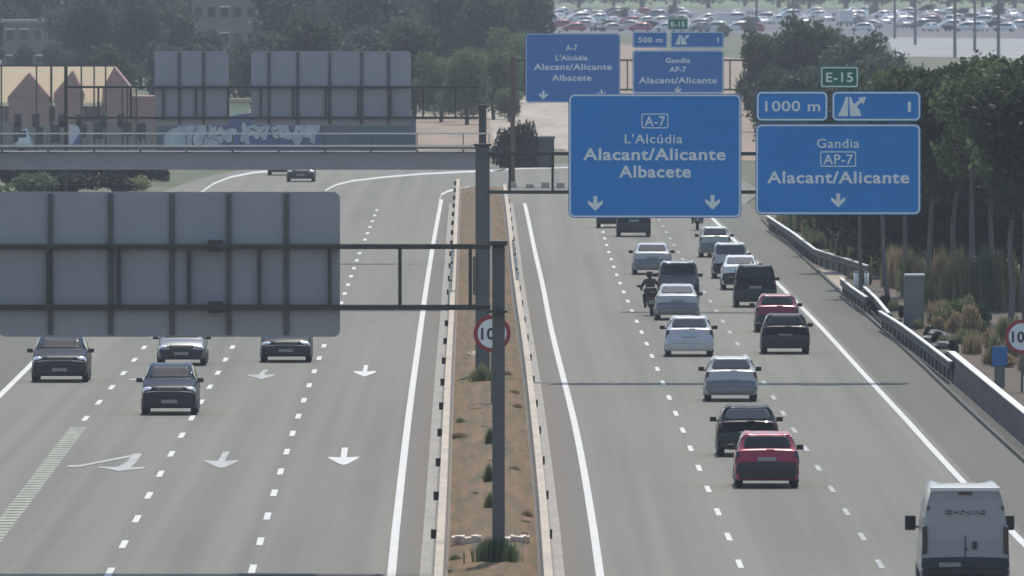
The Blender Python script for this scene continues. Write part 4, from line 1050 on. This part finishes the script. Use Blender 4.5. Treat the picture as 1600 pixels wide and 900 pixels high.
while u < 486:
    w_, h_ = RG.uniform(8, 19), RG.uniform(13, 22); cv = 208 + RG.uniform(-5, 4); n = 16; ph = RG.uniform(0, 6); ka = RG.choice((2, 3, 3, 4))
    q = [(.78 + .26 * math.sin(ka * 2 * math.pi * k / n + ph)) for k in range(n)]
    pts = [(XW(u + w_ * math.cos(2 * math.pi * k / n) * q[k]) - gx, ZW(cv - h_ * math.sin(2 * math.pi * k / n) * q[k])) for k in range(n)]
    cx0 = sum(p[0] for p in pts) / n; cz0 = sum(p[1] for p in pts) / n; yo = RG.uniform(0, .008)
    obj('graffiti', plate([(cx0 + (x - cx0) * 1.16, cz0 + (z - cz0) * 1.12) for x, z in pts], -.03 - yo, -.020), M_GRAFD, gw)
    obj('graffiti', plate(pts, -.045 - yo, -.040), M_GRAF, gw)
    if RG.random() < .55:
        a_ = RG.uniform(-.9, .9); l_ = RG.uniform(.12, .3); dx, dz = math.cos(a_) * l_, math.sin(a_) * l_
        obj('graffiti', plate([(cx0 - dx, cz0 - dz - .04), (cx0 + dx, cz0 + dz - .04), (cx0 + dx * .8, cz0 + dz + .05), (cx0 - dx * .7, cz0 - dz + .06)], -.065, -.056), M_GRAFD, gw)
    u += w_ * RG.uniform(1.2, 1.7)
# sunlit hut seen through the sign gap
b = G(372, 215)
t = thing('garden_hut', 'small pale green hut seen in the gap between the two grey sign backs', 'hut', (b.x, b.y, 0))
obj('wall', bbox(-.85, .85, 0, 2, 0, hgt(215, 160)), mat('pale green render', (.62, .68, .52), .8), t); obj('roof', bbox(-1.0, 1.0, -.3, 2.3, hgt(215, 160), hgt(215, 154)), M_CONC, t)
# grey hut behind the truss near the first blue sign
b = G(833, 262)
t = thing('flat_roofed_hut', 'low dark grey hut left of the Albacete sign behind the truss', 'hut', (b.x, b.y, 0))
s_ = ppm(262)
obj('wall', bbox(-33 / s_, 33 / s_, 0, 3, 0, hgt(262, 216)), mat('dark grey hut wall', (.045, .05, .06), .8), t); obj('roof', bbox(-34.5 / s_, 34.5 / s_, -.15, 3.1, hgt(262, 216), hgt(262, 213)), M_STEEL, t)
obj('door', bbox(.3, 1.0, -.03, -.002, 0, 1.5), M_DARKST, t)
# pale road blocks along the bend seen under the truss
for i, u in enumerate((800, 828, 852, 876)):
    b = G(u, 293); o = obj('road_block', bbox(-.26, .26, -.25, .25, 0, R.uniform(.22, .36), .06), M_CONC, loc=b)
    tag(o, 'low white road block under the truss, one of a row of four', 'road block', 'white road blocks at the bend')

# ------------------------------------------------------------------ trees
def leaf_mesh(name, lobes, n, size, m, seed, flat=.5, shell=.5):
    rr = random.Random(seed); vs = []; fs = []
    tot = sum(l[3] * l[4] for l in lobes)
    for (cx, cy, cz, rx, rz) in lobes:
        for _ in range(int(n * rx * rz / tot)):
            while True:
                d = Vector((rr.gauss(0, 1), rr.gauss(0, 1), rr.gauss(0, 1)))
                if d.length > .01: break
            d.normalize(); k = shell + (1.08 - shell) * rr.random() ** .6
            k *= 1 + .18 * math.sin(d.x * 7 + seed) * math.sin(d.z * 6 + d.y * 5)
            p = Vector((cx + d.x * rx * k, cy + d.y * rx * k, cz + d.z * rz * k))
            s = size * rr.uniform(.6, 1.4); nn = Vector((rr.gauss(0, 1), rr.gauss(0, 1), rr.gauss(0, 1) + .6)).normalized()
            a = nn.orthogonal().normalized(); a.rotate(Matrix.Rotation(rr.uniform(0, 6.28), 3, nn)); c = nn.cross(a)
            i0 = len(vs); vs += [p - a * s, p + c * s * flat, p + a * s, p - c * s * flat]; fs.append((i0, i0 + 1, i0 + 2, i0 + 3))
    me = bpy.data.meshes.new(name); me.from_pydata(vs, [], fs); me.materials.append(m)
    return me
def trunk_mesh(h, r, seed, limbs=6, lean=.3, z_l=.6, lr=1.2):
    rr = random.Random(seed); bm = bmesh.new(); p = Vector((0, 0, -.1)); n = 5; d = Vector((rr.uniform(-lean, lean), rr.uniform(-lean, lean), 0))
    P = [p + d * (i / n) ** 1.5 + Vector((rr.uniform(-.10, .10), rr.uniform(-.10, .10), h * i / n)) for i in range(n + 1)]
    for i in range(n): tube(bm, P[i], P[i + 1], r * (1 - .6 * i / n), r * (1 - .6 * (i + 1) / n), 8, False)
    for i in range(limbs):
        t = z_l + (1 - z_l) * i / limbs; q = P[min(n - 1, int(t * n))].lerp(P[min(n, int(t * n) + 1)], t * n % 1); a = rr.uniform(0, 6.28)
        tube(bm, q, q + Vector((math.cos(a) * lr, math.sin(a) * lr, lr * .8)), r * .35, r * .12, 5, False)
    me = bpy.data.meshes.new('trunk'); bm.to_mesh(me); bm.free()
    return me
def kit(kind, m, seeds, n, size):
    out = []
    for sd in seeds:
        rr = random.Random(sd)
        if kind == 'tall':       # bare trunk, crown from .55 up, unit height 10
            lobes = [(rr.uniform(-1.3, 1.3), rr.uniform(-1.2, 1.2), rr.uniform(5.2, 9.4), rr.uniform(.9, 1.5), rr.uniform(.7, 1.3)) for _ in range(11)]
            tm = trunk_mesh(8.6, .15, sd, 9, .55, .5)
            tm.materials.append(M_BARK)
        elif kind == 'round':    # broad crown nearly from the ground
            lobes = [(rr.uniform(-2.2, 2.2), rr.uniform(-2, 2), rr.uniform(2.6, 8.3), rr.uniform(1.3, 2.3), rr.uniform(1.0, 1.7)) for _ in range(13)] + [(0, 0, 5, 2.6, 3.2), (0, 0, 2.4, 2.6, 1.6)]
            tm = trunk_mesh(6.5, .28, sd, 6, .3, .35, 1.8); tm.materials.append(M_BARKD)
        elif kind == 'cone':
            lobes = [(rr.uniform(-.3, .3), rr.uniform(-.3, .3), z, .35 + 1.6 * (1 - z / 10), .9) for z in (1.2, 2.4, 3.6, 4.8, 6, 7.2, 8.4, 9.3)]
            tm = trunk_mesh(8, .2, sd, 4, .1); tm.materials.append(M_BARKD)
        out.append((leaf_mesh('crown', lobes, n, size, m, sd), tm))
    return out
K_TALL = kit('tall', L_CANO, (1, 2, 3, 4), 5200, .17)
K_TALLM = kit('tall', L_MID, (5, 6), 5200, .17)
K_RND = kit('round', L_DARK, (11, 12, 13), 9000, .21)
K_RNDM = kit('round', L_MID, (14, 15, 18), 9000, .21)
K_CANO = kit('round', L_CANO, (24, 25), 9000, .2)
K_WOOD = kit('round', L_WOOD, (21, 22, 23), 7000, .26)
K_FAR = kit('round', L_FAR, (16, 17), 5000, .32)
K_CONE = kit('cone', L_DARK, (19,), 5000, .22)
RT = random.Random(3)
def tree(kits, u, vb, vtop, label, grp, wk=1.0, name='tree', cat='tree', dy=0):
    cm, tm = RT.choice(kits); b = G(u, vb); h = hgt(vb, vtop) / 10.0 * 1.02
    t = thing(name, label, cat, (b.x, b.y + dy, 0), RT.uniform(0, 6.28), grp)
    t.scale = (h * wk, h * wk, h)
    obj('trunk', tm, None, t); obj('crown', cm, None, t)
    return t
# grove on the right: tall bare trunks
ORD = ['', 'first', 'second', 'third', 'fourth', 'fifth', 'sixth', 'seventh', 'eighth', 'ninth', 'tenth']; NS = 0
for u, vb, vt, wk in ((1345, 452, 170, .8), (1384, 466, 130, .8), (1412, 462, 120, .8), (1449, 476, 112, .85), (1487, 480, 104, .85), (1521, 484, 112, .9), (1548, 478, 100, .85), (1577, 520, 108, .9), (1606, 505, 96, 1.0), (1640, 520, 100, 1.0)):
    NS += 1; tree(K_TALL if NS % 3 else K_TALLM, u, vb, vt, 'slender tree with a bare pale trunk, %s from the left in the right grove' % ORD[NS], 'slender trees of the right grove', wk, 'slender_tree')
# dense dark backing trees
for i in range(13):
    u = 1325 + i * 27; vb = 400 + (i % 3) * 9
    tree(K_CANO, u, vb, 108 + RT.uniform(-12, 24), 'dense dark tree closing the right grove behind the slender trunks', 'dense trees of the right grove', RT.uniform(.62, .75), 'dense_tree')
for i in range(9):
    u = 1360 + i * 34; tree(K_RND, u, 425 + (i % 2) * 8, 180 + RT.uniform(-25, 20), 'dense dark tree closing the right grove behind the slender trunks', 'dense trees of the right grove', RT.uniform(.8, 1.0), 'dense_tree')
# bushy trees over the top right behind the E-15 sign
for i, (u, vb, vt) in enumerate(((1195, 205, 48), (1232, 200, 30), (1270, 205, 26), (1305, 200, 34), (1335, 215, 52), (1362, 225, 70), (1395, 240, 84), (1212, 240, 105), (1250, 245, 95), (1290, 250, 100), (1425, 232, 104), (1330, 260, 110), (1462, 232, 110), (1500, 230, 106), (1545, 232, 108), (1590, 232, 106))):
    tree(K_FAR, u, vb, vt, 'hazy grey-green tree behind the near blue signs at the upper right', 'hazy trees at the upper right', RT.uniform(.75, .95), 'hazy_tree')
# low buildings glimpsed in the upper left wood
def block(label, u0, u1, vt, vb, m, seed, floors, cols, roofm):
    rb = random.Random(seed); s_ = ppm(vb); b = G((u0 + u1) / 2, vb); W = (u1 - u0) / s_; H = hgt(vb, vt)
    t = thing('apartment_block', label, 'building', (b.x, b.y, 0))
    obj('wall', bbox(-W / 2, W / 2, 0, 9, 0, H), m, t); obj('roof', bbox(-W / 2 - .3, W / 2 + .3, -.3, 9.3, H, H + .35), roofm, t)
    for f in range(floors):
        for c in range(cols):
            x = -W / 2 + W * (c + .5) / cols; z = H - 1.9 - f * 2.9
            w_ = obj('window', bbox(x - .45, x + .45, -.05, -.002, z, z + 1.2), M_CREAM if rb.random() < .2 else M_STEEL, t)
            obj('pane', bbox(x - .38, x + .38, -.07, -.052, z + .07, z + 1.13), M_WIN, w_)
            if rb.random() < .3: obj('awning', bbox(x - .55, x + .55, -.7, -.08, z + 1.15, z + 1.3), M_WHITE, t)
block('greyish pink block half hidden by trees above the left sign back', 300, 402, -40, 122, mat('greyish pink render', (.20, .175, .17), .9), 3, 4, 5, M_CONC2)
block('low brown-grey block above the cream roofs at the upper left', 5, 92, 36, 122, mat('brown grey render', (.19, .18, .165), .9), 4, 2, 4, M_CONC2)
# left background wood
i = 0
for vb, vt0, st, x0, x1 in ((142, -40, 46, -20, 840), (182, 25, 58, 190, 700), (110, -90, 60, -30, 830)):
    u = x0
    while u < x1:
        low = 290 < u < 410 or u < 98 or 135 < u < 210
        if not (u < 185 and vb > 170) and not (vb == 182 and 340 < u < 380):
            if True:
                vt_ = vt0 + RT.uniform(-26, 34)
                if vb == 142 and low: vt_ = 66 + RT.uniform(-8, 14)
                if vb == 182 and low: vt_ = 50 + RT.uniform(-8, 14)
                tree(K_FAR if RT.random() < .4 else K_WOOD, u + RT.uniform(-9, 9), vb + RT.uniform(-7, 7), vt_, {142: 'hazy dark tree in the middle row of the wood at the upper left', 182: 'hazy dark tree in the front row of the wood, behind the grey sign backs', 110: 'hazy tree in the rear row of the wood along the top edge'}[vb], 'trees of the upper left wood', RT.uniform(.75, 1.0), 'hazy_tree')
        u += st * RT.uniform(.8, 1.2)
for u, vb, vt, q in ((690, 190, 78, 'leftmost, beside the wide sign back'), (730, 194, 62, 'the broadest, in the middle'), (772, 186, 66, 'just left of the far thin gantry post'), (808, 160, 40, 'touching the distant Albacete sign'), (795, 190, 128, 'the lowest one')):
    tree(K_RNDM, u, vb, vt, 'rounded tree over the tan dirt, ' + q, 'rounded trees over the tan dirt', RT.uniform(.9, 1.15), 'rounded_tree')
# far tree line above the car park
u = 700
while u < 1720:
    tree(K_FAR, u, 12 + RT.uniform(-3, 2), -70 + RT.uniform(-20, 20), 'distant green tree beyond the car park', 'distant trees beyond the car park', 1.5, 'distant_tree')
    u += RT.uniform(42, 60)
for u, v, vt in ((905, 24, 12), (975, 26, 10), (1052, 22, 8), (1170, 50, 28), (1240, 24, 2), (1450, 24, 4), (1130, 58, 36), (860, 20, 4), (1560, 22, 0), (1365, 22, 6)):
    tree(K_FAR, u, v + 3, vt, 'small tree among the rows of parked cars', 'small trees in the car park', 1.3, 'small_tree')
# lamp posts in the car park and behind the grove
for i, (u, vb, vt) in enumerate(((1182, 60, -60), (1430, 70, -60), (1492, 90, -60), (1523, 80, -60), (1560, 95, -60), (1240, 40, -40), (1398, 60, -50))):
    b = G(u, vb); t = thing('lamp_post', 'thin tall dark lamp post rising before the far car park', 'lamp post', (b.x, b.y, 0), 0, 'lamp posts at the far car park')
    h = hgt(vb, vt); obj('pole', mk(tube, (0, 0, 0), (0, 0, h), .22, .14), M_TRUNKLINE, t); obj('lamp_arm', bbox(-1.3, 1.3, -.1, .1, h, h + .15), M_TRUNKLINE, t)

# shrubs, reeds
def shrub(me, u, vb, wpx, hpx, label, name='shrub', cat='shrub', grp=None, z=0.0):
    b = G(u, vb, z); s = ppm(vb); o = bpy.data.objects.new(name, me); COL.objects.link(o); o.location = b
    o.scale = (wpx / s / 2, wpx / s / 2, hpx / s); o.rotation_euler = (0, 0, RT.uniform(0, 6.28)); return tag(o, label, cat, grp)
def shrub_mesh(m, seed, n=1500, size=.09):
    rr = random.Random(seed); lobes = [(rr.uniform(-.5, .5), rr.uniform(-.5, .5), rr.uniform(.2, .7), rr.uniform(.35, .6), rr.uniform(.2, .35)) for _ in range(7)]
    return leaf_mesh('shrub', lobes, n, size, m, seed)
def reed_mesh(m, seed, n=700):
    rr = random.Random(seed); vs = []; fs = []
    for _ in range(n):
        x, y = rr.gauss(0, .45), rr.gauss(0, .45); h = rr.uniform(.45, 1.0) * (1 - .25 * abs(x)); a = rr.uniform(0, 6.28); w_ = rr.uniform(.02, .05)
        lx, ly = rr.gauss(0, .12), rr.gauss(0, .12); dx, dy = math.cos(a) * w_, math.sin(a) * w_; i0 = len(vs)
        vs += [(x - dx, y - dy, 0), (x + dx, y + dy, 0), (x + dx + lx * .4, y + dy + ly * .4, h * .6), (x - dx + lx * .4, y - dy + ly * .4, h * .6), (x + lx, y + ly, h)]
        fs += [(i0, i0 + 1, i0 + 2, i0 + 3), (i0 + 3, i0 + 2, i0 + 4)]
    me = bpy.data.meshes.new('reeds'); me.from_pydata(vs, [], fs); me.materials.append(m); return me
S_MID, S_OL, S_DRY, S_DK = shrub_mesh(L_MID, 31), shrub_mesh(L_OLIVE, 32), shrub_mesh(L_DRY, 33), shrub_mesh(L_DARK, 34)
R_OL, R_DRY, R_MID = reed_mesh(L_OLIVE, 41), reed_mesh(L_DRY, 42), reed_mesh(L_MID, 43)
for i in range(46):
    u = 1232 + i * 8.2 + RT.uniform(-4, 4); vb = 360 + (u - 1232) * .56 + RT.uniform(-16, -2)
    vb = min(vb, 486); me = [R_OL, R_DRY, R_MID, R_OL][i % 4]
    shrub(me, u, vb, RT.uniform(24, 42), RT.uniform(30, 92) + max(0, u - 1300) * .10, ['olive', 'dry brownish', 'green', 'olive'][i % 4] + ' tall reed clump between the guard rails and the grove', 'reed_clump', 'reeds', 'reed clumps along the right verge')
for i in range(30):
    u = 1450 + i * 5.6 + RT.uniform(-4, 4); vb = 500 + (u - 1450) * .50 + RT.uniform(-30, 22)
    shrub([S_OL, R_OL, S_DRY, R_DRY, S_MID][i % 5], u, vb, RT.uniform(24, 44), RT.uniform(22, 60), ['round olive', 'upright olive', 'round dry', 'upright dry', 'round green'][i % 5] + ' bush on the reddish earth near the right edge', 'dry_bush', 'bush', 'dry bushes on the right bank')
for i in range(10):
    shrub([S_DK, S_DRY, S_OL][i % 3], 1235 + i * 13, 378 + i * 8 + RT.uniform(-10, -4), 24, 16, 'low scrub at the foot of the far guard rail', 'scrub', 'bush', 'scrub along the far guard rail')
for i in range(9):
    shrub([S_DK, S_OL, S_DK][i % 3], 1385 + i * 13, 482 + i * 9 + RT.uniform(-6, 2), 22, 20, 'low dark scrub behind the middle guard rail', 'scrub', 'bush', 'scrub behind the middle guard rail')
shrub(S_MID, 45, 305, 90, 40, 'bright green bush left of the bend below the railed beam')
shrub(S_DK, 110, 303, 110, 34, 'dark bush below the railed beam, right of the bright green one'); shrub(S_DK, 180, 300, 80, 30, 'dark low bush near the bend kerb'); shrub(S_OL, 222, 298, 46, 26, 'olive bush beside the bend kerb')
shrub(S_DK, 10, 290, 80, 46, 'dark bush at the left picture edge'); shrub(S_DK, 792, 262, 74, 62, 'dark round bush left of the grey hut'); shrub(S_DK, 825, 262, 56, 74, 'dark pointed bush rising above the grey hut')
for u in range(-10, 250, 36):
    shrub(S_DK if u % 3 else S_OL, u, 282, 60, 34, 'dark hedge bush under the left end of the railed beam', 'hedge_bush', 'bush', 'hedge bushes at the bend')
# median weeds
b = G(773, 884, .12)
for i, (u, v, w_, h_, me, lb) in enumerate(((773, 884, 60, 52, R_MID, 'largest green weed tuft at the foot of the nearest gantry post'), (762, 872, 30, 34, R_OL, 'yellowish weed tuft left of the nearest gantry foot'), (790, 880, 34, 30, R_MID, 'green weed tuft right of the nearest gantry foot'),
                              (764, 760, 16, 40, R_MID, 'thin weed climbing beside the gantry post at mid height'), (766, 800, 16, 36, R_OL, 'thin olive weed just above the white stone edging'), (766, 700, 14, 36, R_MID, 'thin weed beside the gantry post above the others'),
                              (752, 600, 30, 36, R_OL, 'olive grass tuft below the median speed sign'))):
    shrub(me, u, v, w_, h_, lb, 'weed_tuft', 'weeds', z=.1)
rw = random.Random(12)
for i in range(26):
    v = 540 + i * 13.5 + rw.uniform(-5, 5); k = rw.uniform(.12, .88); y = G(800, v).y; x = bar_left(y) + (bar_right(y) - bar_left(y)) * k
    u = 800 + x * ppm(v)
    shrub([R_DRY, R_OL, S_DRY, R_DRY][i % 4], u, v, rw.uniform(12, 26), rw.uniform(7, 14), ['low dry', 'low olive', 'round dry', 'low dry'][i % 4] + ' weed patch on the median soil', 'weed_patch', 'weeds', 'weed patches on the median', z=.08)
# dry grass of the median: one uncountable mass
rr = random.Random(9); vs = []; fs = []
for _ in range(9000):
    y = YN + (760 - YN) * rr.random(); t_ = .5 + rr.gauss(0, .28)
    if not .06 < t_ < .94: continue
    x = bar_left(y) + .15 + (bar_right(y) - bar_left(y) - .3) * t_; z = .06 + .16 * math.sin(math.pi * t_) - .02
    h = rr.uniform(.02, .05); a = rr.uniform(0, 6.28); dx, dy = math.cos(a) * .02, math.sin(a) * .02; i0 = len(vs)
    vs += [(x - dx, y - dy, z), (x + dx, y + dy, z), (x + rr.gauss(0, .05), y + rr.gauss(0, .08), z + h)]; fs.append((i0, i0 + 1, i0 + 2))
me = bpy.data.meshes.new('dry_grass'); me.from_pydata(vs, [], fs); me.materials.append(L_DRY)
tag(obj('dry_grass', me), 'short dry grass on the brown median soil', 'grass', kind='stuff')

# ------------------------------------------------------------------ haze
bm = bmesh.new(); box(bm, -2600, 2600, -320, 8800, -1.1, 75)
hz = obj('haze', bm); tag(hz, kind='stuff')
m = bpy.data.materials.new('haze'); m.use_nodes = True; n = m.node_tree
n.nodes.remove(n.nodes['Principled BSDF']); vp = n.nodes.new('ShaderNodeVolumePrincipled')
vp.inputs['Color'].default_value = (.82, .90, 1.0, 1); vp.inputs['Density'].default_value = .000105; vp.inputs['Anisotropy'].default_value = .2
n.links.new(vp.outputs[0], n.nodes['Material Output'].inputs['Volume']); hz.data.materials.append(m)
